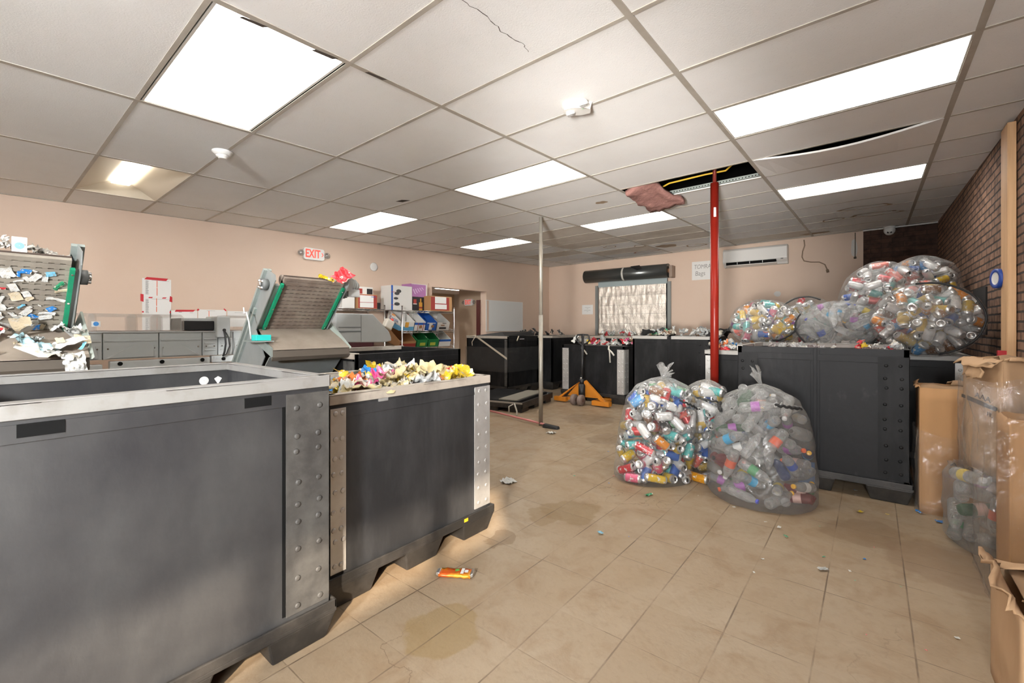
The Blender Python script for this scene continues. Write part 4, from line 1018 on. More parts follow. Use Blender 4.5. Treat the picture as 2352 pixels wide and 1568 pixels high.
# ------------------------------------------------------------------ wire shelving with cartons
def wire_shelf(label, y0, y1, x0=-6.30, x1=-5.85, levels=(.35, .92, 1.20, 1.535), top=1.60, tilt=()):
    t = thing('wire_shelf', (x0, y0, 0), label, 'shelving')
    W, D = y1 - y0, x1 - x0
    for x in (0, D):
        for y in (0, W): MB().cyl((x, y, 0), (x, y, top), .0125, seg=12).cyl((x, y, top), (x, y, top + .008), .014, seg=12).build('post', chrome, t)
    for z in levels:
        b = MB(); tl = .13 if z in tilt else 0
        zz = lambda x: z + tl * (1 - x / D)
        for x in (0, D):
            for dz in (0, -.03): b.tube([(x, 0, zz(x) + dz), (x, W, zz(x) + dz)], .004, 6)
            m = 20
            b.tube([(x, W * k / m, zz(x) - (.03 if k % 2 else 0)) for k in range(m + 1)], .0025, 5)
        for y in (0, W): b.tube([(0, y, zz(0)), (D, y, zz(D))], .004, 6)
        for k in range(1, 12): b.tube([(D * k / 12, 0, zz(D * k / 12)), (D * k / 12, W, zz(D * k / 12))], .0022, 5)
        b.build('shelf', chrome, t)
    return t
wire_shelf('chrome wire shelf of beer cartons beside the doorway', 4.43, 5.57, tilt=(.92, 1.20))
wire_shelf('chrome wire shelf behind the grey rounded hood', 2.96, 4.10)
def box_thing(name, a, c, m_, label, cat='carton', faces=(), group=None, open_top=False, rotx=0, bev=.003):
    """cuboid a..c; faces = (part name, axis side, u0,u1,v0,v1, material): flat prints on +X ('F') or -Y ('L') face"""
    t = thing(name, ((a[0] + c[0]) / 2, (a[1] + c[1]) / 2, a[2]), label, cat, group)
    hx, hy, h = (c[0] - a[0]) / 2, (c[1] - a[1]) / 2, c[2] - a[2]
    if open_top:
        b = MB(); th = .006
        b.box((-hx, -hy, 0), (hx, hy, .006))
        hb = h if open_top is True else h * open_top
        b.prism([(-hx, 0), (hx, 0), (hx, hb), (-hx, h)], 'y', -hy, -hy + th).prism([(-hx, 0), (hx, 0), (hx, hb), (-hx, h)], 'y', hy - th, hy)
        b.box((-hx, -hy, 0), (-hx + th, hy, h)).box((hx - th, -hy, 0), (hx, hy, hb))
        b.build('tray', m_, t)
    else:
        MB().box((-hx, -hy, 0), (hx, hy, h)).build('body', m_, t, bevel=bev)
    for fi, (nm, side, u0, u1, v0, v1, fm) in enumerate(faces):
        e = .0012 * (fi + 1)
        if side == 'F': b = MB().box((hx, -hy + 2 * hy * u0, h * v0), (hx + e, -hy + 2 * hy * u1, h * v1))
        else: b = MB().box((-hx + 2 * hx * u0, -hy - e, h * v0), (-hx + 2 * hx * u1, -hy, h * v1))
        b.build(nm, fm, t)
    if rotx: t.rotation_euler = (0, rotx, 0)
    return t
cm = lambda n, c, r=.6: M_(n, c, r)
redbx, wbx, bluebx, grnbx = cm('red_print', (.34, .045, .035)), cm('white_print', (.68, .66, .62)), cm('blue_print', (.02, .10, .40)), cm('green_print', (.015, .20, .06))
purp, blk, lblue, navy, yel = cm('purple_print', (.40, .17, .38)), cm('black_print', (.02, .018, .02)), cm('sky_print', (.12, .35, .55)), cm('navy_print', (.03, .05, .25)), cm('amber_print', (.65, .33, .05))
brn = cm('brown_print', (.32, .16, .07))
# upper shelf
box_thing('white_slab_box', (-6.2, 3.42, 1.54), (-5.9, 3.62, 1.82), wbx, 'tall white box on the upper shelf left of the red and white carton')
box_thing('storage_carton', (-6.2, 3.66, 1.54), (-5.88, 3.99, 1.755), card, 'red carton with white labels on the shelf behind the motor', faces=[('red_band', 'F', .02, .98, .04, .96, redbx), ('paper_label', 'F', .1, .8, .45, .92, paper), ('paper_label', 'F', .1, .8, .08, .42, paper), ('blue_mark', 'F', .68, .9, .82, .86, bluebx)])
box_thing('slotted_box', (-6.25, 3.5, 1.756), (-5.98, 3.98, 1.875), wbx, 'white box with dark window panels stacked on the red and white carton', faces=[('dark_window', 'F', .30, .62, .1, .75, redbx), ('dark_window', 'F', .78, .98, .08, .78, blk)])
box_thing('black_cup', (-6.0, 4.02, 1.54), (-5.94, 4.09, 1.64), blk, 'small black holder on the upper shelf between the two shelf units', 'holder')
t = box_thing('grill_box', (-6.28, 4.33, 1.54), (-6.0, 4.75, 1.94), wbx, 'tall white box with a blue edge and black kettle picture on the upper shelf', faces=[('blue_edge', 'F', 0, .08, 0, 1, bluebx), ('red_stripe', 'F', .0, .2, .72, .735, redbx), ('red_stripe', 'F', .0, .2, .2, .215, redbx)])
b = MB()
for (u, z, r, s) in [(-.10, .10, .055, .5), (-.12, .19, .045, .45), (-.1, .27, .05, .5), (-.065, .31, .05, .6)]:
    b.lathe([(r, 0), (.001, .0008)], 18, 0, Matrix.Translation((.1445, u, z)) @ Matrix.Rotation(R(90), 4, 'Y') @ Matrix.Diagonal((s, 1, 1, 1)), False)
b.build('picture', M_('picture_grey', (.05, .05, .05), .5), t)
t = box_thing('purple_box', (-6.30, 4.76, 1.78), (-6.03, 5.09, 2.0), purp, 'purple and white box stacked above the black box on the shelf', faces=[('pale_edge', 'F', 0, 1, .96, 1., wbx), ('pale_edge', 'F', .94, 1, 0, 1, wbx)])
b = MB()
for k in range(5): b.hexa([(.1365, -.1 + .045 * k, .05 + .02 * k), (.1365, -.07 + .045 * k, .04 + .02 * k), (.1365, -.12 + .045 * k, .13 + .01 * k), (.1365, -.14 + .045 * k, .12 + .01 * k), (.1372, -.1 + .045 * k, .05 + .02 * k), (.1372, -.07 + .045 * k, .04 + .02 * k), (.1372, -.12 + .045 * k, .13 + .01 * k), (.1372, -.14 + .045 * k, .12 + .01 * k)])
b.build('pale_figure', M_('lilac_print', (.6, .42, .6), .6), t)
t = box_thing('black_box', (-6.29, 4.77, 1.54), (-6.03, 5.07, 1.778), blk, 'black box with red and amber printing on the upper shelf', faces=[('amber_bottle', 'F', .5, .74, .05, .62, yel), ('amber_neck', 'F', .58, .66, .6, .9, yel), ('red_band', 'F', .5, .74, .18, .3, redbx), ('white_print', 'F', .08, .34, .46, .52, wbx), ('red_print', 'F', .1, .3, .52, .82, redbx)])
box_thing('storage_carton', (-6.15, 5.03, 1.54), (-5.86, 5.53, 1.80), card, 'red carton with two white labels at the doorway end of the upper shelf', faces=[('red_band', 'F', .02, .86, .06, .94, redbx), ('paper_label', 'F', .2, .72, .52, .96, paper), ('paper_label', 'F', .2, .74, .14, .46, paper)])
# tilted cartons on the middle shelf
def beer(y0, y1, z, h, m_, label, faces, dpt=.36, name='beer_carton', ot=.55): 
    t = box_thing(name, (-6.24, y0, z), (-6.24 + dpt, y1, z + h), m_, label, faces=faces, open_top=ot, rotx=R(16)); return t
t = beer(4.40, 4.68, 1.255, .27, wbx, 'white and blue beer carton at the left end of the middle shelf', [('blue_wave', 'L', 0, 1, 0, .3, lblue), ('blue_wave', 'F', 0, 1, 0, .25, lblue), ('bottle_print', 'F', .35, .6, .2, .52, yel), ('orange_mark', 'L', .30, .55, .72, .82, cm('orange_print', (.75, .35, .12)))])
b_ = text('Corona', .085, face_my((.0, -.1415, .145)) , 'lettering', navy, t, .0004, sx=.9)
b_ = text('Familiar', .035, face_my((.03, -.1415, .09)), 'lettering', navy, t, .0004, sx=.9)
beer(4.69, 4.92, 1.255, .26, wbx, 'white beer carton with red stripes on the middle shelf', [('blue_band', 'F', 0, 1, .38, .52, bluebx), ('red_stripe', 'F', .3, .34, .0, .52, redbx), ('red_stripe', 'F', .8, .84, .0, .52, redbx), ('brown_mark', 'F', .45, .7, .15, .35, brn), ('red_stripe', 'L', .4, .43, .3, .9, redbx)])
beer(4.93, 5.17, 1.255, .27, bluebx, 'blue beer carton on the middle shelf', [('bottle_print', 'F', .3, .6, .05, .45, wbx), ('brown_mark', 'F', .5, .75, .2, .35, brn), ('pale_mark', 'F', .1, .85, .46, .5, wbx)])
beer(5.18, 5.47, 1.255, .26, wbx, 'white beer carton with dark print at the doorway end of the middle shelf', [('dark_mark', 'F', .3, .6, .32, .38, brn), ('dark_mark', 'F', .2, .75, .1, .22, blk), ('dark_mark', 'F', .4, .7, .48, .52, blk)])
beer(4.40, 4.72, .975, .24, card, 'open cardboard tray on the lower shelf beside the red box', [('red_band', 'F', 0, 1, 0, .3, redbx)], ot=.45)
beer(4.74, 4.97, .975, .26, grnbx, 'green open carton on the lower shelf next to the cardboard tray', [('white_flap', 'L', .3, .6, .5, .95, wbx), ('yellow_mark', 'F', .3, .8, .1, .3, cm('lime_print', (.5, .55, .08)))], ot=.5)
t = beer(4.98, 5.22, .975, .26, grnbx, 'green open carton with pale lettering on the lower shelf', [('pale_lettering', 'L', .4, .85, .5, .62, wbx), ('yellow_mark', 'F', .2, .7, .1, .3, MATS['lime_print'])], ot=.5)
beer(5.23, 5.5, .975, .25, wbx, 'white carton with a blue band at the doorway end of the lower shelf', [('blue_band', 'F', 0, 1, .35, .5, bluebx), ('red_stripe', 'L', .3, .33, .1, .9, redbx), ('red_stripe', 'L', .7, .73, .1, .8, redbx)], ot=.5)
o = thing('white_jug', (-5.72, 4.07, 1.30), 'white jug with a red cap hanging on the shelf post left of the beer cartons', 'jug')
Mj = Matrix.Rotation(R(-28), 4, 'X')
MB().box((-.05, -.07, -.07), (.05, .07, .08), 0, Mj).build('body', M_('jug_plastic', (.66, .62, .54), .5), o, bevel=.02)
MB().cyl(Mj @ V((0, .03, .08)), Mj @ V((0, .03, .115)), .024, seg=14).build('cap', M_('jug_cap', (.8, .09, .05), .4), o)
box_thing('dark_red_box', (-6.2, 4.12, 0), (-5.85, 4.40, .96), cm('maroon_print', (.14, .02, .018)), 'tall dark red box on the floor between the two wire shelves', 'box')
box_thing('maroon_bag', (-6.2, 3.0, .93), (-5.8, 3.9, 1.09), cm('maroon_cloth', (.07, .015, .02)), 'dark maroon bundle on the low shelf under the grey hood', 'bundle', bev=.05)

# ------------------------------------------------------------------ pallet jack, folded bin base, broom
o = thing('pallet_jack', (-3.67, 6.35, 0), 'orange pallet jack with an upright black handle', 'pallet jack')
b = MB()
for s in (-1, 1):   # forks run back under the bin
    b.hexa([(s * .27 - .08, .05, .045), (s * .27 + .08, .05, .045), (s * .27 + .08, .60, .045), (s * .27 - .08, .60, .045), (s * .27 - .08, .05, .085), (s * .27 + .08, .05, .085), (s * .27 + .08, .60, .085), (s * .27 - .08, .60, .085)])
b.build('forks', orange_p, o, bevel=.004)
b = MB()
for s in (-1, 1):
    x0, x1 = (-.56, -.10) if s < 0 else (.07, .42)
    xo, xi = (-.50, -.03) if s < 0 else (.44, .045)
    b.hexa([(xo - .035, -.0, .03), (xo + .035, -.0, .03), (xo + .035, .045, .03), (xo - .035, .045, .03), (xi - .03, .0, .36), (xi + .02, .0, .40), (xi + .02, .045, .40), (xi - .03, .045, .36)])
b.hexa([(-.30, .045, .12), (.30, .045, .12), (.30, .06, .12), (-.30, .06, .12), (-.08, .045, .36), (.08, .045, .36), (.08, .06, .36), (-.08, .06, .36)])
b.box((-.53, -.02, .02), (-.30, .06, .09)).box((.2, -.04, .02), (.50, .06, .09))
b.build('frame', orange_p, o, bevel=.004)
MB().box((.18, -.003, .2), (.30, 0, .225), 0, Matrix.Translation((.27, 0, -.21)) @ Matrix.Rotation(R(46), 4, 'Y') @ Matrix.Translation((-.05, 0, .07))).build('name_plate', blackm, o)
MB().cyl((0, 0, .10), (0, 0, .34), .055, seg=18).cyl((0, 0, .34), (0, 0, .42), .04, seg=18).build('pump', blackm, o)
MB().cyl((0, -.02, .42), (0, -.02, .445), .02, seg=12).build('fitting', chrome, o)
for s in (-.085, .045):
    w = MB().lathe([(.03, -.03), (.085, -.03), (.088, -.024), (.088, .024), (.085, .03), (.03, .03)], 26, 0, Matrix.Translation((s, -.10, .088)) @ Matrix.Rotation(R(90), 4, 'Y')).build('wheel', wheel_m, o)
    MB().cyl((s - .036, -.10, .088), (s + .036, -.10, .088), .03, seg=16).build('hub', M_('hub_rust', (.12, .07, .05), .6), w)
MB().cyl((0, 0, .38), (.0, .03, .98), .021, seg=14).build('handle_tube', blackm, o)
MB().tube([(0, .03, .97), (.07, .03, 1.0), (.115, .03, 1.04), (.118, .03, 1.10), (.095, .03, 1.135), (0, .03, 1.14), (-.095, .03, 1.135), (-.118, .03, 1.10), (-.115, .03, 1.04), (-.07, .03, 1.0), (0, .03, .97)], .014, 8).build('handle_loop', blackm, o)
MB().box((-.02, .015, .98), (.02, .045, 1.15)).build('lever', blackm, o, bevel=.004)

o = thing('folded_bin', (-4.62, 5.62, 0), 'folded black bin base lying flat on the floor behind the pink broom', 'folded bin')
rz = R(12)
b = MB().box((-.52, -.58, .07), (.52, .58, .12))
for a, c in (((-.54, -.60), (.54, -.57)), ((-.54, .57), (.54, .60)), ((-.54, -.60), (-.51, .60)), ((.51, -.60), (.54, .60))): b.box((*a, .06), (*c, .155))
b.build('tray', hdpe_tray, o, bevel=.006)
for sx in (-.4, 0, .4):
    for sy in (-.45, 0, .45): MB().box((sx - .12, sy - .12, 0), (sx + .12, sy + .12, .07)).build('foot', hdpe_tray, o, bevel=.01)
MB().box((-.48, -.55, .125), (.45, .55, .165)).build('folded_wall', hdpe, o, bevel=.003)
MB().box((.12, -.55, .166), (.42, .5, .18)).build('grey_strip', M_('grey_strip', (.24, .22, .18), .6), o)
MB().box((-.52, -.606, .13), (.54, -.60, .155)).build('edge_rim', M_('edge_rim', (.33, .30, .26), .5), o)
o.rotation_euler = (0, 0, rz)
tag(MB().tube([(-4.0, 5.0, .16), (-3.96, 4.96, .15), (-3.93, 4.97, .06), (-3.9, 4.93, .012)], .012, 5).tube([(-4.02, 5.0, .15), (-4.06, 4.95, .12), (-4.04, 4.93, .02)], .009, 5).build('loose_strap', MATS['white_strap']), 'short pale strap hanging off the folded bin base', 'strap')
o = thing('push_broom', (-3.13, 4.63, 0), 'pink handled broom with a flat black head lying on the floor by the steel pole', 'broom')
MB().cyl((-.01, .0, .03), (-1.35, .22, .05), .013, seg=12).build('handle', M_('pink_plastic', (.62, .22, .21), .45), o)
MB().hexa([(-.09, -.05, .0), (.13, -.035, .0), (.13, .035, 0), (-.09, .02, 0), (-.08, -.04, .05), (.12, -.03, .035), (.12, .03, .035), (-.08, .015, .05)]).build('head', rubber, o, bevel=.01)
# ------------------------------------------------------------------ cans and bottles
def can_mesh(name, r, h, dent=0., seed=0):
    b = MB()
    prof = [(r * .62, .004), (r * .74, 0), (r * .80, .003), (r * .97, .012), (r, .02), (r, h - .02), (r * .97, h - .014), (r * .80, h - .003), (r * .82, h), (r * .76, h - .001), (r * .74, h - .005), (.001, h - .006)]
    mis = [0, 0, 0, 0, 1, 1, 0, 0, 0, 0, 0, 0]
    prof = [(.001, .008)] + prof; mis = [0] + mis
    b.lathe([(a, z - h / 2) for a, z in prof], 14, 0, None, False, mis)
    z = h / 2 - .0052
    b.add([(r * .45 * math.cos(t) * .62 + r * .28, r * .45 * math.sin(t), z) for t in [2 * PI * k / 10 for k in range(10)]], [tuple(range(10))], 2)
    b.box((-r * .3, -r * .16, z), (r * .12, r * .16, z + .0015), 0)
    if dent:
        for i, p in enumerate(b.v):
            w = math.exp(-((p[2] - .01) / .02) ** 2)
            b.v[i] = (p[0] * (1 - dent * w) + dent * .02 * w, p[1] * (1 + .3 * dent * w), p[2])
    o = b.build(name, [alum, can_ink, dark_hole]); me = o.data; bpy.data.objects.remove(o); return me
CAN = [can_mesh('drink_can', .037, .136), can_mesh('drink_can', .037, .136, .45), can_mesh('drink_can', .032, .17), can_mesh('drink_can', .036, .172)]
CANDIM = [(.037, .136), (.037, .136), (.032, .17), (.036, .172)]
def lathe_me(name, prof, m_, seg=14):
    o = MB().lathe(prof, seg, 0, None, False).build(name, m_); me = o.data; bpy.data.objects.remove(o); return me
BOT = []
for r, h in ((.033, .21), (.036, .235), (.045, .26)):
    s = -h / 2
    bp_ = [(.001, s + .006), (r * .5, s + .003), (r * .85, s), (r, s + .012), (r, s + h * .22), (r * .95, s + h * .26), (r, s + h * .30), (r, s + h * .56), (r * .93, s + h * .60), (r, s + h * .64), (r * .86, s + h * .76), (r * .5, s + h * .88), (.014, s + h * .93), (.0135, s + h * .955)]
    BOT.append((r, h, lathe_me('plastic_bottle', bp_, pet), lathe_me('plastic_bottle', bp_, pet_c), lathe_me('label', [(r * 1.012, s + h * .31), (r * 1.012, s + h * .55)], label_m),
                lathe_me('cap', [(.001, s + h * .93), (.016, s + h * .93), (.016, s + h * .995), (.013, s + h), (.001, s + h)], plain_c)))
def add_can(k, M, col, cname, where, group, cat='can'):
    o = bpy.data.objects.new('drink_can', CAN[k]); COL.objects.link(o); o.matrix_world = M; o.color = (*col, 1)
    return tag(o, f'{cname} drink can {where}', cat, group)
def add_bottle(k, M, label, group, lab=None, cap=None, tint=None):
    r, h, clear, tinted, lm, cp = BOT[k]
    o = bpy.data.objects.new('plastic_bottle', tinted if tint else clear); COL.objects.link(o); o.matrix_world = M
    if tint: o.color = (*tint, 1)
    tag(o, label, 'bottle', group)
    for nm, me, c in (('label', lm, lab), ('cap', cp, cap)):
        if c is None: continue
        x = bpy.data.objects.new(nm, me); COL.objects.link(x); x.parent = o; x.color = (*c, 1)
    return o
CAM = V((0, 0, 1.27))
def segdist(p1, d1, l1, p2, d2, l2):
    r = p1 - p2; b = d1.dot(d2); c = d1.dot(r); f = d2.dot(r); den = 1 - b * b
    s = 0 if den < 1e-6 else max(-l1, min(l1, (b * f - c) / den))
    t = max(-l2, min(l2, b * s + f)); s = max(-l1, min(l1, b * t - c))
    return ((p1 + d1 * s) - (p2 + d2 * t)).length
class Bag:
    """soft clear sack: profile along an axis, elliptical section, leaning centre line"""
    def __init__(s, o, h, rx, ry, prof, axis=(0, 0, 1), lean=(0, 0), rz=0., floor_z=None):
        s.o, s.h, s.rx, s.ry, s.prof, s.lean, s.fz = V(o), h, rx, ry, prof, lean, floor_z
        a = V(axis).normalized()
        s.R = (a.to_track_quat('Z', 'Y').to_matrix() if abs(a.z) < .99 else Matrix.Identity(3)) @ Matrix.Rotation(rz, 3, 'Z')
    def r(s, t):
        for (a, ra), (b, rb) in zip(s.prof, s.prof[1:]):
            if t <= b:
                u = (t - a) / (b - a); u = u * u * (3 - 2 * u) * .5 + u * .5
                return ra + (rb - ra) * u
        return s.prof[-1][1]
    def pt(s, t, th, k=1.):
        r = s.r(t) * k
        return s.o + s.R @ V((s.lean[0] * t + s.rx * r * math.cos(th), s.lean[1] * t + s.ry * r * math.sin(th), s.h * t))
    def nrm(s, t, th):
        a = s.pt(t, th + .02) - s.pt(t, th - .02); b = s.pt(min(1, t + .02), th) - s.pt(max(0, t - .02), th)
        return a.cross(b).normalized()
    def inside(s, p, m):
        q = s.R.transposed() @ (p - s.o); t = q.z / s.h
        if t < m / s.h or t > 1 - .3 * m / s.h: return False
        if s.fz is not None and p.z < s.fz + m * .9: return False
        x, y = (q.x - s.lean[0] * t) / max(.01, s.rx * s.r(t) - m), (q.y - s.lean[1] * t) / max(.01, s.ry * s.r(t) - m)
        return x * x + y * y <= 1.0
    def mesh(s, name, m_, m2, pleat0=.72, rows=46, seg=84, seed=0., crinkle=1., gather=.16):
        b = MB()
        for i in range(rows + 1):
            t = i / rows
            for k in range(seg):
                th = 2 * PI * k / seg
                p = s.pt(t, th)
                n_ = (p - (s.o + s.R @ V((s.lean[0] * t, s.lean[1] * t, s.h * t)))).normalized()
                w = noise.noise(p * 7 + V((seed, 0, 0))) * .013 + noise.noise(p * 19 + V((0, seed, 0))) * .007
                pl_ = max(0, (t - pleat0) / (1 - pleat0)) * s.r(t) * s.rx * .10 * math.sin(th * 15 + 2 * math.sin(th * 2 + seed))
                p = p + n_ * (w * crinkle + pl_)
                if s.fz is not None and p.z < s.fz + .003: p.z = s.fz + .003
                b.v.append(tuple(p))
        for i in range(rows):
            for k in range(seg):
                b.f.append([i * seg + k, i * seg + (k + 1) % seg, (i + 1) * seg + (k + 1) % seg, (i + 1) * seg + k]); b.mi.append(0 if i / rows < pleat0 + gather else 1); b.sm.append(True)
        b.f.append([k for k in range(seg)][::-1]); b.mi.append(0); b.sm.append(True)
        return b.build(name, [m_, m2])
    def tuft(s, parent, size, up=None, seed=1):
        """gathered neck: narrow throat opening into a crumpled fan"""
        b = MB(); q = random.Random(seed); seg, rows = 30, 10
        base = s.pt(1., 0, 0.) ; ax = (s.R @ V((0, 0, 1))) if up is None else V(up).normalized()
        Q = ax.to_track_quat('Z', 'Y').to_matrix()
        for i in range(rows + 1):
            t = i / rows; r = size * (.22 + .55 * t ** 1.5)
            for k in range(seg):
                th = 2 * PI * k / seg
                rr_ = r * (1 + .45 * t * math.sin(th * 5 + seed) + .2 * math.sin(th * 11 + 2 * seed))
                b.v.append(tuple(base + Q @ V((rr_ * math.cos(th), rr_ * .45 * math.sin(th), size * (1.6 * t + .35 * t * math.sin(th * 3 + seed)) - .02))))
        for i in range(rows):
            for k in range(seg):
                b.f.append([i * seg + k, i * seg + (k + 1) % seg, (i + 1) * seg + (k + 1) % seg, (i + 1) * seg + k]); b.mi.append(0); b.sm.append(True)
        return attach(b.build('neck', bag_n), parent)
    def line(s, parent, t0, th0, t1, th1, r=.006, name='tie_tape', n=24, m_=None, k=1.02, wig=.0):
        pts = [s.pt(t0 + (t1 - t0) * i / n + wig * math.sin(i * 1.3), th0 + (th1 - th0) * i / n, k) for i in range(n + 1)]
        return attach(MB().tube(pts, r, 6).build(name, m_ or rubber), parent)
def fill(bag, n, dims, put, seed, face=-.2, tries=9000, extra=.0, radial=.35, tmin=.015):
    q = random.Random(seed); got = []
    ks = list(range(len(dims)))
    k_try = 0
    while len(got) < n and k_try < tries:
        k_try += 1
        t, th = q.uniform(tmin, .97), q.uniform(0, 2 * PI)
        if q.random() > bag.r(t): continue
        nr = bag.nrm(t, th); S = bag.pt(t, th)
        if nr.dot((CAM - S).normalized()) < face: continue
        k = q.choices(ks, [d[2] for d in dims])[0]; r, h = dims[k][:2]
        a = V((q.gauss(0, 1), q.gauss(0, 1), q.gauss(0, .8))).normalized()
        if q.random() < radial: a = (a * .55 + nr * q.choice((-1, 1))).normalized()
        else: a = (a - nr * a.dot(nr) * q.uniform(.6, 1)).normalized()
        e = abs(a.dot(nr)) * h / 2 + math.sqrt(max(0, 1 - a.dot(nr) ** 2)) * r
        dp = .007 + (q.uniform(.02, .10) if k_try > tries * .45 else q.uniform(0, .012))
        c = S - nr * (e + dp)
        hl = h / 2 - r * .8
        if not (bag.inside(c + a * hl, r * .98) and bag.inside(c - a * hl, r * .98)): continue
        ok = True
        for c2, a2, r2, h2 in got:
            if (c - c2).length > (h + h2) / 2 + .01: continue
            if segdist(c, a, hl, c2, a2, h2 / 2 - r2 * .8) < (r + r2) * .97: ok = False; break
        if not ok: continue
        got.append((c, a, r, h))
        M = Matrix.Translation(c) @ a.to_track_quat('Z', 'Y').to_matrix().to_4x4() @ Matrix.Rotation(q.uniform(0, 6.28), 4, 'Z')
        put(len(got), k, M, c, q)
    return got
PAL = {'teal': (.12, .50, .48), 'yellow': (.70, .47, .03), 'orange': (.72, .25, .02), 'pink': (.70, .12, .22), 'blue': (.03, .10, .42), 'light blue': (.10, .32, .62), 'red': (.55, .03, .04), 'silver': (.60, .60, .59), 'white': (.72, .71, .69), 'green': (.08, .36, .14), 'purple': (.36, .14, .42), 'gold': (.52, .36, .08), 'black': (.03, .03, .03), 'brown': (.22, .10, .04), 'coral': (.72, .16, .12)}
CD = [(*CANDIM[0], 5), (*CANDIM[1], 1.5), (*CANDIM[2], 2), (*CANDIM[3], 1.2)]
def cans_in(bag, n, seed, pal, where, group, zpal=None, zcut=0., **kw):
    def put(i, k, M, c, q):
        P_ = zpal if (zpal and c.z < zcut) else pal
        nm = q.choices(list(P_), list(P_.values()))[0]
        add_can(k, M, PAL[nm], nm, where, group)
    return fill(bag, n, CD, put, seed, **kw)
std = [(0, .86), (.04, .95), (.25, 1.0), (.55, .97), (.78, .86), (.9, .66), (.97, .34), (1, .07)]
ball = [(0, .35), (.06, .62), (.2, .88), (.42, 1.), (.66, .95), (.82, .74), (.93, .42), (1, .05)]
INKS = [M_('can_print_' + k, c, .3, .2) for k, c in (('white', (.62, .61, .59)), ('red', (.42, .03, .03)), ('blue', (.03, .1, .36)), ('gold', (.5, .33, .06)), ('teal', (.1, .4, .38)), ('grey', (.4, .4, .4)))]
def core(bag, n, seed, label, kind='can', tmin=.03, kmax=.72):
    """the empties deeper inside the sack, too deep to single out: one mass"""
    q = random.Random(seed); b = MB(); src = CAN[0] if kind == 'can' else BOT[0][2]
    vs = [v.co.copy() for v in src.vertices]; fs = [(tuple(p.vertices), p.material_index) for p in src.polygons]
    for i in range(n):
        t, th = q.uniform(tmin, .88), q.uniform(0, 2 * PI)
        c = bag.pt(t, th, math.sqrt(q.uniform(.02, 1)) * kmax)
        if bag.fz is not None: c.z = max(c.z, bag.fz + .075)
        a = V((q.gauss(0, 1), q.gauss(0, 1), q.gauss(0, .7))).normalized()
        M = Matrix.Translation(c) @ a.to_track_quat('Z', 'Y').to_matrix().to_4x4()
        o = len(b.v); ik = q.randrange(6)
        b.v += [tuple(M @ v) for v in vs]
        for f, mi in fs: b.f.append([o + k for k in f]); b.mi.append((0, 2 + ik, 1)[mi] if kind == 'can' else 0); b.sm.append(True)
    return tag(b.build('can_mass' if kind == 'can' else 'bottle_mass', [alum, dark_hole] + INKS if kind == 'can' else [pet]), label, 'can mass' if kind == 'can' else 'bottle mass', kind='stuff')
def sack(name, label, bag, seed, group='clear bags of empties', **kw):
    o = bag.mesh(name, bag_m if name == 'bottle_bag' else bag_f, bag_n, seed=seed, **kw); return tag(o, label, 'bag', group)

# bag of cans in the middle of the floor
b1 = Bag((-1.43, 3.64, .0), .84, .335, .27, std, lean=(.13, .10), rz=R(40), floor_z=.0)
s1 = sack('can_bag', 'tied clear bag of drink cans standing on the floor, left of the bottle bag', b1, 1.)
b1.tuft(s1, .075, (.15, -.1, 1), 2); b1.tuft(s1, .06, (.9, .3, .5), 4)
b1.line(s1, .80, R(-75), .70, R(-28), .008, wig=.006)
cans_in(b1, 110, 3, {'silver': 6, 'white': 4, 'blue': 3, 'light blue': 1, 'red': 2, 'coral': 1.5, 'green': 1, 'gold': 1, 'black': .6, 'yellow': .6, 'brown': .5, 'purple': .6}, 'inside the tied clear bag of cans standing on the floor', 'cans in the floor bag', {'teal': 5, 'orange': 3, 'yellow': 3, 'pink': 2.5, 'red': 2, 'silver': 2, 'coral': 1.5}, .40, tries=14000)
b2 = Bag((-1.20, 4.16, .0), .80, .23, .20, std, lean=(.06, .02), floor_z=.0)
s2 = sack('can_bag', 'clear bag of cans half hidden behind the front can bag by the red pole', b2, 2.)
b2.line(s2, .84, R(-130), .78, R(-40), .008, wig=.006)
cans_in(b2, 34, 5, {'silver': 5, 'white': 3, 'light blue': 1.5, 'orange': 2, 'gold': 1, 'green': 1, 'coral': 1, 'brown': 1}, 'inside the clear bag behind the front can bag', 'cans in the bag behind', tries=6000)
core(b1, 90, 51, 'cans packed deep inside the floor bag of cans'); core(b2, 40, 52, 'cans packed deep inside the bag behind the front can bag')
# bag of bottles
b3 = Bag((-.655, 3.765, .0), .84, .365, .345, [(0, .95), (.05, 1.02), (.2, 1.02), (.5, .97), (.72, .86), (.87, .66), (.96, .32), (1, .06)], lean=(-.0, .02), rz=R(-20), floor_z=.0)
s3 = sack('bottle_bag', 'big tied clear bag of plastic bottles in front of the scuffed black bin', b3, 3.)
b3.tuft(s3, .085, (-.35, -.1, 1), 3)
b3.line(s3, .80, R(-150), .76, R(-120), .012, wig=.006); b3.line(s3, .86, R(-40), .82, R(10), .010, wig=.006)
CAPC = {'orange': (.85, .12, .02), 'white': (.75, .74, .72), 'blue': (.02, .04, .5), 'black': (.02, .02, .02), 'yellow': (.8, .42, .02), 'pale': (.6, .6, .58)}
LABC = [(.03, .08, .36), (.70, .69, .66), (.02, .36, .66), (.40, .12, .42), (.62, .10, .04), (.05, .25, .09), (.62, .45, .05), (.66, .42, .36)]
def bottles_in(bag, n, seed, where, group, lab=.5, cap=.6, tints=(), dims=((.033, .21, 4), (.036, .235, 3), (.045, .26, 1)), **kw):
    def put(i, k, M, c, q):
        tn = None; nm = 'clear'
        if tints and q.random() < .16: nm, tn = q.choice(tints)
        add_bottle(k, M, f'{nm} empty plastic bottle {where}', group, q.choice(LABC) if q.random() < lab else None, q.choice(list(CAPC.values())) if q.random() < cap else None, tn)
    return fill(bag, n, dims, put, seed, **kw)
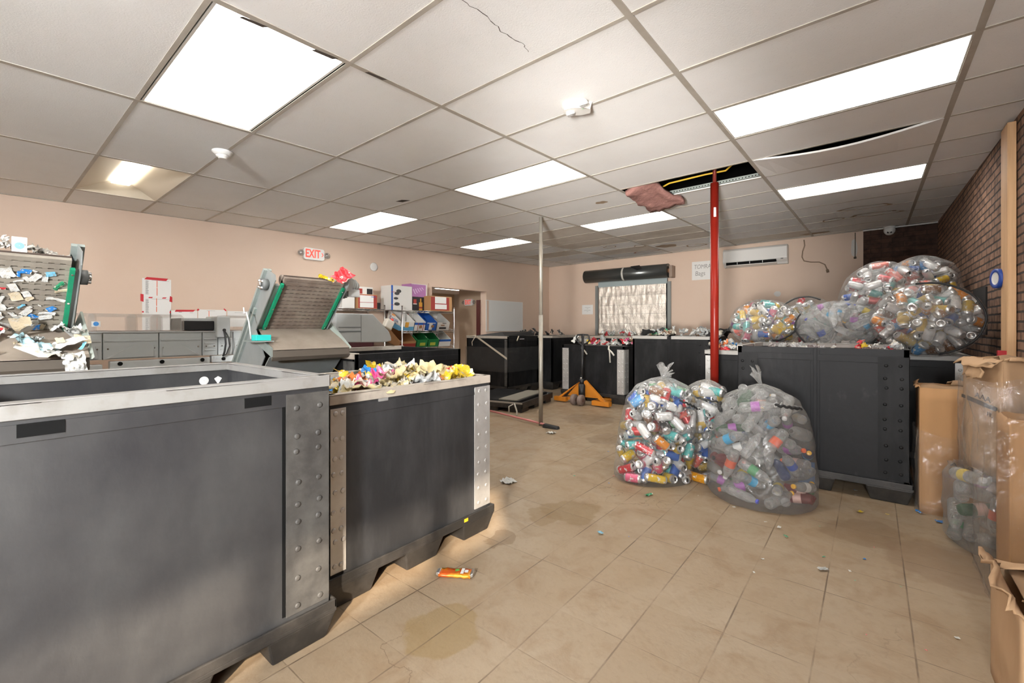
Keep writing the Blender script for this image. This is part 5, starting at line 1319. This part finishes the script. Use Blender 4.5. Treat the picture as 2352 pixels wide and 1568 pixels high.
bottles_in(b3, 74, 7, 'inside the big tied bag of bottles', 'bottles in the floor bag', lab=.5, tints=[('red', (.62, .04, .06)), ('blue', (.05, .12, .4)), ('green', (.05, .30, .10)), ('teal', (.25, .45, .45)), ('pink', (.75, .08, .25))], tries=16000, radial=.2)

core(b3, 26, 53, 'bottles packed deep inside the big floor bag of bottles', 'bottle')
# bags lying on the bins at the brick wall
tocam = lambda p: (CAM - V(p)).normalized()
def lying(c, r, depth, seed, up=.0, fz=None, rx=1., ry=1.):
    a = tocam(c); a = V((a.x, a.y, up)).normalized()
    return Bag(V(c) - a * depth * .5, depth, r * rx, r * ry, ball, axis=a, floor_z=fz)
def heapbag(name, label, c, r, depth, seed, kind, n, pal, where, group, fz=1.02, up=.0, tie=((.70, R(60), .70, R(200)),), ry=1., rx=1.):
    g = lying(c, r, depth, seed, up, fz, rx, ry)
    o = sack(name, label, g, seed, pleat0=.70, crinkle=.8, gather=.12)
    g.tuft(o, .035, None, seed + 3)
    for t in tie: g.line(o, *t, .009, wig=.004)
    if kind == 'can': cans_in(g, n, int(seed * 7), pal, where, group, face=-.05, tries=6000)
    if kind == 'can': core(g, 45, int(seed * 3), 'cans packed deep inside the ' + label, tmin=.1, kmax=.66)
    if kind != 'can': bottles_in(g, n, int(seed * 7), where, group, lab=.45, cap=.3, face=-.1, tries=6000)
    return o
heapbag('can_bag', 'clear bag of teal and orange cans lying right of the red pole', (-.95, 5.72, 1.30), .355, .66, 11., 'can', 42, {'teal': 6, 'orange': 4, 'yellow': 3, 'pink': 3, 'purple': 2, 'silver': 2, 'coral': 2}, 'in the bag right of the red pole', 'cans in the bag right of the red pole', ry=.80, tie=((.72, R(-10), .86, R(-70)),))
heapbag('bottle_bag', 'clear bag of clear bottles with a black tie, right of the colourful can bag', (-.27, 5.70, 1.275), .37, .68, 12., 'bottle', 32, None, 'in the bag of clear bottles on top of the bins', 'bottles in the bag on the bins', ry=.72, rx=1.02, tie=((.66, R(150), .70, R(360)),))
heapbag('can_bag', 'clear bag of cans squeezed behind the bag of clear bottles', (-.62, 6.45, 1.33), .32, .6, 13., 'can', 12, {'brown': 3, 'white': 3, 'red': 2, 'teal': 2, 'silver': 2}, 'in the bag squeezed behind the clear bottle bag', 'cans in the squeezed bag')
heapbag('can_bag', 'clear bag of red and white cans stacked high beside the brick corner', (.085, 6.05, 1.52), .375, .72, 14., 'can', 44, {'white': 5, 'red': 5, 'silver': 4, 'blue': 2, 'coral': 2}, 'in the bag of red and white cans', 'cans in the red and white bag', up=.1, ry=1.18, tie=((.55, R(210), .62, R(300)),))
b7 = Bag((.40, 6.55, 1.0), 1.04, .36, .34, std, lean=(.02, -.02), floor_z=1.0)
s7 = sack('can_bag', 'topmost clear bag of cans in the brick corner under the dome camera', b7, 17.)
cans_in(b7, 34, 19, {'yellow': 2, 'silver': 5, 'light blue': 2, 'coral': 2, 'orange': 2, 'white': 3, 'blue': 1}, 'in the topmost bag in the brick corner', 'cans in the topmost bag', tries=6000, tmin=.5)
heapbag('can_bag', 'clear bag of cans hanging over the bin rim at the brick wall', (.37, 5.30, 1.33), .385, .70, 16., 'can', 46, {'silver': 6, 'white': 4, 'orange': 2, 'gold': 2, 'blue': 1, 'light blue': 1.5, 'brown': 1.5, 'coral': 1}, 'in the bag hanging over the bin rim', 'cans in the hanging bag', ry=.86, tie=((.68, R(100), .72, R(-75)),), fz=.985)
core(b7, 60, 57, 'cans packed deep inside the topmost bag in the brick corner')
# loose cans on the floor
def flat_can(p, rz, k, col, nm, lb): 
    M = Matrix.Translation((p[0], p[1], CANDIM[k][0])) @ Matrix.Rotation(rz, 4, 'Z') @ Matrix.Rotation(R(90), 4, 'X'); return add_can(k, M, col, nm, lb, None)
flat_can((-1.03, 3.85), R(-35), 0, (.30, .34, .42), 'pale blue', 'lying loose on the floor between the can bag and bottle bag')
flat_can((-1.17, 4.0 - .28), R(10), 0, (.4, .2, .1), 'dark', 'on the floor behind the loose pale can')
flat_can((-1.1, 3.78), R(75), 3, (.72, .32, .02), 'tall orange', 'lying at the foot of the bag behind the front can bag')

# ------------------------------------------------------------------ heaps in the bins
def heap(label, x0, x1, y0, y1, z, amp, col, seed=0, cat='scrap heap', dip=False):
    n = 18; b = MB()
    for i in range(n + 1):
        for j in range(n + 1):
            u, v_ = i / n, j / n
            e = min(u, 1 - u, v_, 1 - v_) * 4; e = min(1, e)
            b.v.append((x0 + (x1 - x0) * u, y0 + (y1 - y0) * v_, z - (.16 * max(0, 1 - u * 1.6) * max(0, 1 - v_ * 1.3) if dip else 0) + amp * e * .6 + e * amp * noise.noise(V((u * 6, v_ * 6, seed)))))
    for i in range(n):
        for j in range(n):
            k = i * (n + 1) + j; b.f.append([k, k + n + 1, k + n + 2, k + 1]); b.mi.append(0); b.sm.append(False)
    o = b.build('plastic_scrap_mass', col)
    return tag(o, label, cat, kind='stuff')
hy = M_('yellowish_scrap_mass', (.42, .34, .19), .5, c2=(.60, .52, .40), scale=14, bump=1., bscale=30)
hg = M_('grey_scrap_mass', (.20, .19, .18), .45, c2=(.42, .40, .38), scale=16, bump=1., bscale=30)
heap('packed mass of yellowish plastic scrap filling the bin below the loose pieces', -2.76, -1.91, 1.06, 2.05, .86, .055, hy, 1, dip=True)
q = random.Random(31)
pos = []
tries = 0
while len(pos) < 95 and tries < 6000:
    tries += 1
    x, y = q.uniform(-2.72, -1.94), q.uniform(1.16, 2.02)
    if any((x - a) ** 2 + (y - c) ** 2 < .06 ** 2 for a, c in pos): continue
    pos.append((x, y))
    nm = q.choices(['pale yellow', 'cream', 'yellow', 'white', 'clear grey', 'pink', 'orange', 'blue', 'brown', 'silver', 'red'], [11, 8, 5, 1, 3, 1.2, 1.5, 1, 1, .6, .5])[0]
    far = (-1.9 - x) / .8
    piece(q.choice(scrap_me), 'plastic_scrap', (x, y, .925 + q.uniform(.0, .035) + .045 * max(0, (y - 1.3)) - .20 * max(0, 1 - (x + 2.76) / .5) * max(0, 1 - (y - 1.11) / .75) ), q.uniform(.11, .20), (q.uniform(-.6, .6), q.uniform(-.6, .6), q.uniform(0, 6.28)), CN[nm], f'{nm} crumpled plastic piece heaped in the bin with the fill line sticker', 'plastic scrap', 'plastic scrap heaped in the open bin')
def topping(x0, x1, y0, y1, z, n, seed, where, group, cols, size=(.09, .16), h=.08):
    q = random.Random(seed)
    for k in range(n):
        nm = q.choices(list(cols), list(cols.values()))[0]
        piece(q.choice(scrap_me), 'crushed_bottle', (q.uniform(x0, x1), q.uniform(y0, y1), z + q.uniform(0, h)), q.uniform(*size), (q.uniform(-1, 1), q.uniform(-1, 1), q.uniform(0, 6.28)), CN[nm], f'{nm} crushed bottle {where}', 'crushed bottle', group)
mixd = {'clear grey': 8, 'white': 2, 'green': 1.5, 'red': 1, 'light blue': .7, 'brown': 1.2}
heap('mass of crushed bottles filling the bin with the white rim by the pallet jack', -2.83, -1.78, 6.56, 7.46, 1.07, .05, hg, 2)
topping(-2.78, -1.8, 6.6, 7.4, 1.14, 34, 2, 'on the white rimmed bin left of the red pole', 'crushed bottles in the white rimmed bin', mixd)
o = piece(crumple_mesh('black_liner', 77, 10, .25, 1., .35), 'black_liner', (-2.62, 6.9, 1.17), .5, (.1, -.05, .5), (.02, .02, .02), 'black folded liner lying over the bins below the foil window', 'liner', None)
o = piece(crumple_mesh('black_liner', 78, 10, .25, 1., .4), 'black_liner', (-1.72, 6.9, 1.19), .42, (.2, -.3, .3), (.03, .03, .03), 'dark liner edge sticking up behind the red pole', 'liner', None)
heap('mass of bottles filling the low bin behind the pallet jack', -4.24, -3.14, 6.76, 7.58, .90, .05, hg, 3)
topping(-4.2, -3.16, 6.78, 7.5, .97, 34, 4, 'heaped in the low bin behind the pallet jack', 'crushed bottles in the pallet jack bin', {'clear grey': 7, 'red': 4, 'white': 3, 'yellow': .6, 'pink': 1, 'brown': 1})
heap('mass of bottles in the bin under the foil window', -4.58, -3.14, 8.0, 8.9, 1.02, .06, hg, 4)
topping(-4.5, -3.2, 8.0, 8.8, 1.10, 26, 5, 'heaped in the bin under the foil window', 'crushed bottles under the window', mixd)
heap('dark rubbish filling the far left corner bin', -5.96, -5.02, 7.49, 8.46, 1.03, .06, M_('dark_scrap_mass', (.02, .02, .02), .5), 5)
topping(-5.9, -5.05, 7.5, 8.0, 1.10, 8, 6, 'on the far left corner bin', 'black bags on the corner bin', {'black': 1}, (.12, .2))
heap('mass of bottles filling the bin behind the red pole', -1.43, -.47, 5.36, 6.29, .94, .04, hg, 6)
topping(-1.42, -1.2, 5.36, 6.1, 1.0, 16, 7, 'in the bin directly behind the red pole', 'crushed bottles behind the red pole', {'clear grey': 5, 'white': 2, 'blue': 2, 'orange': 1, 'red': 1})
heap('mass of cans filling the bin at the brick wall', -.35, .62, 5.36, 6.29, .95, .04, hg, 7)
topping(.1, .6, 5.38, 5.6, .985, 8, 8, 'along the rim of the bin at the brick wall', 'scraps along the bin rim', {'silver': 3, 'brown': 3, 'gold' if 'gold' in CN else 'yellow': 1}, (.06, .1), .02)
heap('mass of scrap filling the back corner bin', -.35, .62, 6.46, 7.41, .94, .04, hg, 8)
heap('mass of scrap filling the bin under the air conditioner', -1.43, -.47, 6.46, 7.41, .94, .04, hg, 9)
heap('mass of crushed cans filling the scuffed bin', -.85, .17, 4.26, 5.13, 1.0, .05, M_('can_scrap_mass', (.3, .26, .24), .4, c2=(.45, .1, .08), scale=18, bump=1., bscale=30), 10)
topping(-.08, .17, 4.32, 4.75, 1.07, 14, 9, 'heaped at the right end of the scuffed bin', 'crushed red cans in the scuffed bin', {'red': 5, 'white': 3, 'silver': 3, 'yellow': .6}, (.07, .12), .05)
topping(-.85, -.1, 4.7, 5.1, 1.07, 12, 10, 'inside the scuffed bin behind its front panel', 'scraps in the scuffed bin', {'clear grey': 3, 'silver': 3, 'white': 2}, (.07, .12), .03)
o = thing('blue_board', (-.43, 4.165, 0), 'blue board leaning at the foot of the scuffed bin beside the bottle bag', 'board')
MB().box((-.02, -.006, 0), (.09, .012, .21)).build('board', M_('blue_board_paint', (.01, .13, .38), .5), o)

# ------------------------------------------------------------------ cartons by the brick wall
def carton(name, label, C0, a, b_, z0, z1, m_, flaps=(), prints=(), seed=0, bulge=.0):
    """box with corner C0 nearest the camera; a runs along the left face, b_ along the right face"""
    t = thing(name, (C0[0], C0[1], z0), label, 'carton', 'cartons by the brick wall')
    a, b_ = V((*a, 0)), V((*b_, 0)); h = z1 - z0
    q = random.Random(seed)
    def wall(p, d):
        n, mm = 8, 10; bb = MB(); o_ = d.cross(V((0, 0, 1))).normalized()
        for i in range(n + 1):
            for j in range(mm + 1):
                u, v_ = i / n, j / mm
                k = noise.noise(V((u * 2 + seed, v_ * 3, p.x * 9))) * .012 * bulge * math.sin(PI * u)
                tp = (noise.noise(V((u * 6, seed, p.y * 5))) * .014 if j == mm else 0)
                bb.v.append(tuple(p + d * u + o_ * k + V((0, 0, h * v_ + tp))))
        for i in range(n):
            for j in range(mm):
                k = i * (mm + 1) + j; bb.f.append([k, k + mm + 1, k + mm + 2, k + 1]); bb.mi.append(0); bb.sm.append(True)
        return bb
    B_ = MB()
    for p, d in ((V(), a), (a, b_), (a + b_, -a), (b_, -b_)):
        w = wall(p, d); B_.add(w.v, w.f, 0, True)
    B_.add([V((0, 0, .002)), a + V((0, 0, .002)), a + b_ + V((0, 0, .002)), b_ + V((0, 0, .002))], [(0, 1, 2, 3)])
    o = B_.build('body', [m_], t); s_ = o.modifiers.new('thick', 'SOLIDIFY'); s_.thickness = .006; s_.offset = 0
    for (p, d, out, up, m2) in flaps:   # crumpled flap hinged on the top edge
        n, mm = 9, 6; bb = MB(); p, d = V((*p, h)), V((*d, 0)); o_ = V((*out, up))
        for i in range(n + 1):
            for j in range(mm + 1):
                u, v_ = i / n, j / mm
                k = noise.noise(V((u * 4 + seed, v_ * 3, 7))) * .035 * v_
                cv = V((0, 0, -.35 * o_.length * v_ * v_))
                bb.v.append(tuple(p + d * u + o_ * v_ + cv + V((k, k * .5, k))))
        for i in range(n):
            for j in range(mm):
                k = i * (mm + 1) + j; bb.f.append([k, k + mm + 1, k + mm + 2, k + 1]); bb.mi.append(0); bb.sm.append(True)
        o = bb.build('flap', [m2], t); s_ = o.modifiers.new('thick', 'SOLIDIFY'); s_.thickness = .006
    return t, a, b_
printm = M_('carton_ink', (.035, .03, .028), .7)
t, a, b_ = carton('tall_carton', 'tall orange brown carton standing between the scuffed bin and the stacked carton', (.262, 4.12), (.0, .36), (.42, 0), 0, .855, card, seed=1, bulge=.5,
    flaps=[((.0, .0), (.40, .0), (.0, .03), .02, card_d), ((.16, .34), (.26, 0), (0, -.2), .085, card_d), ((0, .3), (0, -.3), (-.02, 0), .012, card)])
MB().box((.19, -.010, .30), (.265, -.0055, .62)).build('brown_tape', tape_b, t)
Mt = Matrix.Translation((.215, -.0105, .315)) @ Matrix(((1, 0, 0, 0), (0, 0, -1, 0), (0, 1, 0, 0), (0, 0, 0, 1))) @ Matrix.Rotation(R(-8), 4, 'Z')
text('AAA', .045, Mt @ Matrix.Translation((-.02, .035, 0)), 'lettering', printm, t, .0004, sx=1.25)
MB().box((-.075, -.012, -.001), (.15, .012, .001), 0, Mt).build('print_bar', printm, t)
text('FIL', .035, Mt @ Matrix.Translation((.095, -.04, 0)), 'lettering', printm, t, .0004, sx=1.1)
t, a, b_ = carton('big_carton', 'big open carton with crumpled flaps stacked on the bag of clear bottles', (.555, 3.53), (-.115, .31), (.215, .085), .435, 1.09, card_l, seed=2, bulge=1.,
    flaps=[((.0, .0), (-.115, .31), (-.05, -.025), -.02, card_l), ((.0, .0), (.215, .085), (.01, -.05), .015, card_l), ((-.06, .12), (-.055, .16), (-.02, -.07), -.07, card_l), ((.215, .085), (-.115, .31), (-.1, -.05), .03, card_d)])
d = a.normalized(); o_ = V((d.y * -1, d.x, 0)); o_ = V((-.3101, -.115, 0)).normalized()
Mt = Matrix.Translation(a * .52 + o_ * .014 + V((0, 0, .40))) @ Matrix(((-d.x, 0, o_.x, 0), (-d.y, 0, o_.y, 0), (0, 1, 0, 0), (0, 0, 0, 1))) @ Matrix.Rotation(R(-7), 4, 'Z')
text('AAA', .045, Mt @ Matrix.Translation((.03, .035, 0)), 'lettering', printm, t, .0006, sx=1.5)
MB().box((-.10, -.012, -.001), (.15, .012, .002), 0, Mt).build('print_bar', printm, t)
MB().box((-.15, -.010, -.001), (-.12, .010, .002), 0, Mt).build('print_bar', printm, t)
text('FIL', .035, Mt @ Matrix.Translation((.10, -.045, 0)), 'lettering', printm, t, .0006, sx=1.2)
carton('bagged_carton', 'carton inside a loose clear bag at the right edge, below the big open carton', (.50, 3.02), (.0, .30), (.28, .0), 0, .84, card, seed=3, bulge=.6,
    flaps=[((.0, .0), (.28, 0), (0, .12), .02, card)])
carton('open_carton', 'nearest open carton with torn flaps in the lower right corner', (.345, 1.93), (-.0, .45), (.42, .0), 0, .415, card_l, seed=4, bulge=1.,
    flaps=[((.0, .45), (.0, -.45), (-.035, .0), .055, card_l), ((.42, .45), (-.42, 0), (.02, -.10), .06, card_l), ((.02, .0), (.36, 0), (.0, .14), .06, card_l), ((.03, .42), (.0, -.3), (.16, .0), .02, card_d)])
o = thing('cream_bottle', (.66, 2.82, 0), 'cream bottle standing between the nearest carton and the bagged carton', 'bottle')
MB().lathe([(.05, 0), (.055, .02), (.055, .40), (.045, .46), (.03, .50), (.03, .54), (.034, .545), (.034, .585), (.001, .59)], 20).build('body', M_('cream_plastic', (.5, .4, .32), .4), o)
MB().lathe([(.0345, .55), (.0345, .575)], 20, 0, None, False).build('dark_ring', blackm, o)
# clear bags round the cartons
def loose(name, label, x0, x1, y0, y1, z0, z1, seed, flare=.03):
    n, mm = 60, 22; b = MB()
    for j in range(mm + 1):
        v_ = j / mm; z = z0 + (z1 - z0) * v_
        for k in range(n):
            u = 4 * k / n; s = int(u); f = u - s
            cx = [(x0, y0), (x1, y0), (x1, y1), (x0, y1), (x0, y0)]
            x, y = cx[s][0] + (cx[s + 1][0] - cx[s][0]) * f, cx[s][1] + (cx[s + 1][1] - cx[s][1]) * f
            w = noise.noise(V((x * 9, y * 9, z * 5 + seed))) * .022 + noise.noise(V((x * 21, y * 21, z * 13 + seed))) * .010
            mx_, my_ = (x0 + x1) / 2, (y0 + y1) / 2
            fl = flare * max(0, v_ - .75) * 4
            dx, dy = x - mx_, y - my_; L_ = math.hypot(dx, dy)
            x2, y2 = x + dx / L_ * (w + fl), y + dy / L_ * (w + fl)
            b.v.append((min(x2, .783), y2, max(.003, z + (noise.noise(V((x * 7, y * 7, seed))) * .05 if j == mm else 0))))
    for j in range(mm):
        for k in range(n): b.f.append([j * n + k, j * n + (k + 1) % n, (j + 1) * n + (k + 1) % n, (j + 1) * n + k]); b.mi.append(0); b.sm.append(True)
    return tag(b.build(name, wrap_f if False else bag_f), label, 'bag', 'loose clear bags round the cartons')
loose('loose_bag', 'clear bag pulled up round the lower half of the tall orange brown carton', .245, .70, 4.09, 4.50, .0, .555, 3., .0)
loose('loose_bag', 'clear bag hanging loosely over the carton at the right edge', .425, .775, 2.95, 3.40, .0, .97, 5., .035)
loose('loose_bag', 'clear bag draped around the big carton stacked on the bottles', .42, .775, 3.47, 3.90, .40, .98, 8., .0)
bk_ = Bag((.545, 3.70, 0), .46, .215, .23, [(0, .80), (.08, .95), (.5, 1.0), (.85, .97), (1, .8)], floor_z=0)
sk = sack('bottle_bag', 'clear bag of crushed bottles on the floor under the big stacked carton', bk_, 21., pleat0=.95)
bottles_in(bk_, 20, 23, 'in the floor bag under the stacked carton', 'bottles under the stacked carton', lab=.4, cap=.35, tints=[('green', (.12, .35, .16))], face=-.3, tries=9000)

# ------------------------------------------------------------------ litter on the floor
o = thing('flattened_can', (-1.653, 1.585, .0), 'flattened orange can lying on the floor tiles beside the bins', 'crushed can', rz=R(32))
b = MB(); n = 10
for i in range(n + 1):
    for j in range(5):
        u, v_ = i / n - .5, j / 4 - .5
        b.v.append((u * .165, v_ * .062 * (1 + .1 * noise.noise(V((i, j, 3)))), .016 + .007 * noise.noise(V((i * .8, j * .9, 1)))))
for i in range(n):
    for j in range(4): k = i * 5 + j; b.f.append([k, k + 5, k + 6, k + 1]); b.mi.append(0); b.sm.append(True)
w = b.build('can_wall', [M_('orange_can_print', (.80, .13, .02), .3, .2, c2=(.85, .42, .03), scale=12, lo=.45, hi=.6)], o)
s_ = w.modifiers.new('thick', 'SOLIDIFY'); s_.thickness = .012
MB().hexa([(-.098, -.022, .004), (-.078, -.027, .003), (-.078, .027, .003), (-.098, .02, .004), (-.098, -.02, .02), (-.078, -.026, .021), (-.078, .026, .021), (-.098, .018, .02)]).build('can_end', alum, o, bevel=.004)
MB().hexa([(.078, -.028, .003), (.096, -.03, .012), (.096, .022, .014), (.078, .028, .003), (.078, -.028, .02), (.094, -.03, .03), (.094, .02, .034), (.078, .028, .02)]).build('can_end', alum, o, bevel=.004)
MB().prism([(0, -.006), (.02, .004), (.014, .018), (-.004, .012)], 'z', .022, .0235).build('leaf_print', M_('leaf_green', (.15, .42, .08), .4), o)
MB().box((.03, -.022, .0225), (.045, .024, .024)).box((.048, -.01, .0225), (.066, .012, .024)).build('white_print', paper, o)
F_ = [('cup', (-2.30, 2.80), 'white', .10, 'white crumpled cup on the floor, midway between the bins and the steel pole'),
      ('wrapper', (-1.30, 3.24), 'green', .075, 'thin green and silver wrapper on the floor before the can bag'),
      ('wrapper', (-1.29, 2.46), 'light blue', .035, 'tiny pale blue scrap alone in the middle of the floor'),
      ('wrapper', (-.195, 2.82), 'clear grey', .05, 'small grey wrapper strip on a tile joint in the right foreground'),
      ('wrapper', (.255, 4.10), 'blue', .06, 'blue plastic scrap at the right foot of the scuffed bin'),
      ('wrapper', (.345, 3.98), 'blue', .04, 'smaller blue scrap beside the bag of clear bottles on the floor'),
      ('wrapper', (-.45, 3.235), 'white', .035, 'white bottle cap sized scrap in front of the scuffed bin'),
      ('wrapper', (-2.96, 4.40), 'white', .09, 'pale crumpled wrapper on the floor right of the steel pole'),
      ('wrapper', (-.06, 3.85), 'yellow', .04, 'thin lime scrap under the scuffed bin front'),
      ('wrapper', (-.40, 3.12), 'green', .03, 'green paper strip on the tiles before the bottle bag')]
for k, (nm, p, c, s, lb) in enumerate(F_):
    piece(flake_me[k % 3] if s < .09 else scrap_me[2], nm, (p[0], p[1], .008 + s * .05), s, (.05, .05, k * 1.3), CN[c], lb, 'litter', None)
q = random.Random(77)
for k in range(34):
    x, y = q.uniform(-2.2, .3), q.uniform(2.3, 4.4)
    c = q.choice(['green', 'green', 'yellow', 'red', 'white', 'blue', 'white'])
    piece(q.choice(flake_me), 'plastic_flake', (x, y, .004), q.uniform(.008, .02), (0, 0, q.uniform(0, 6)), CN[c], f'tiny {c} plastic fleck on the open floor', 'plastic flake', 'tiny flecks on the floor')

# ------------------------------------------------------------------ light, camera, world
wd = bpy.data.worlds.new('daylight'); sc.world = wd; wd.use_nodes = True
bg = wd.node_tree.nodes['Background']; bg.inputs['Color'].default_value = (.78, .88, 1., 1); bg.inputs['Strength'].default_value = 4
la = bpy.data.lights.new('window_daylight', 'AREA'); la.shape = 'RECTANGLE'; la.size, la.size_y = 2.7, .55; la.cycles.is_portal = True
lo_ = bpy.data.objects.new('window_daylight', la); COL.objects.link(lo_); lo_.location = (X1 + .16, -1.88, 2.12); lo_.rotation_euler = (0, R(90), 0)
su = bpy.data.lights.new('sun', 'SUN'); su.energy = 8.; su.angle = R(1.5); su.color = (1, .84, .66)
so = bpy.data.objects.new('sun', su); COL.objects.link(so); so.rotation_euler = V((-1, 1.05, -.735)).to_track_quat('-Z', 'Y').to_euler()
for nm, loc, dr, en, sz in (('fill_flash_up', (.1, -1.3, .7), (-.36, .9, .55), 62, .7), ('fill_flash_forward', (.35, -2.6, 2.1), (-.72, .7, -.08), 125, .4)):  # added fill lamps behind the camera, brightening the ceiling and far room
    fl = bpy.data.lights.new(nm, 'AREA'); fl.shape = 'DISK'; fl.size = sz; fl.energy = en; fl.color = (.98, .99, 1); fl.spread = R(180 if nm == 'fill_flash_up' else 115)
    fo = bpy.data.objects.new(nm, fl); COL.objects.link(fo); fo.location = loc; fo.rotation_euler = V(dr).to_track_quat('-Z', 'Y').to_euler()
sp_ = bpy.data.lights.new('back_fill_spot', 'SPOT'); sp_.energy = 2100; sp_.spot_size = R(35); sp_.spot_blend = 1.; sp_.shadow_soft_size = .25; sp_.color = (1, .96, .91)  # added spot that brightens the back wall and far ceiling
fo = bpy.data.objects.new('back_fill_spot', sp_); COL.objects.link(fo); fo.location = (.1, -1.7, 1.0); fo.rotation_euler = V((-.31, .92, .165)).to_track_quat('-Z', 'Y').to_euler()
cam = bpy.data.cameras.new('camera'); co = bpy.data.objects.new('camera', cam); COL.objects.link(co)
co.location = (0, 0, 1.27); co.rotation_euler = (R(90), 0, .68)
cam.sensor_fit = 'HORIZONTAL'; cam.sensor_width = 36; cam.lens = 1020 / 2352 * 36; cam.shift_y = -34 / 2352; cam.clip_start = .02
sc.camera = co
vs = sc.view_settings; vs.view_transform = 'Standard'; vs.look = 'None'; vs.gamma = 1; vs.use_curve_mapping = False; vs.exposure = .36
sc.display_settings.display_device = 'sRGB'
cy = sc.cycles
cy.use_denoising = True
cy.adaptive_threshold = .2; cy.adaptive_min_samples = 20; cy.max_bounces = 8; cy.diffuse_bounces = 3; cy.glossy_bounces = 3; cy.transmission_bounces = 4; cy.transparent_max_bounces = 22
cy.caustics_reflective = False; cy.caustics_refractive = False; cy.sample_clamp_indirect = 6
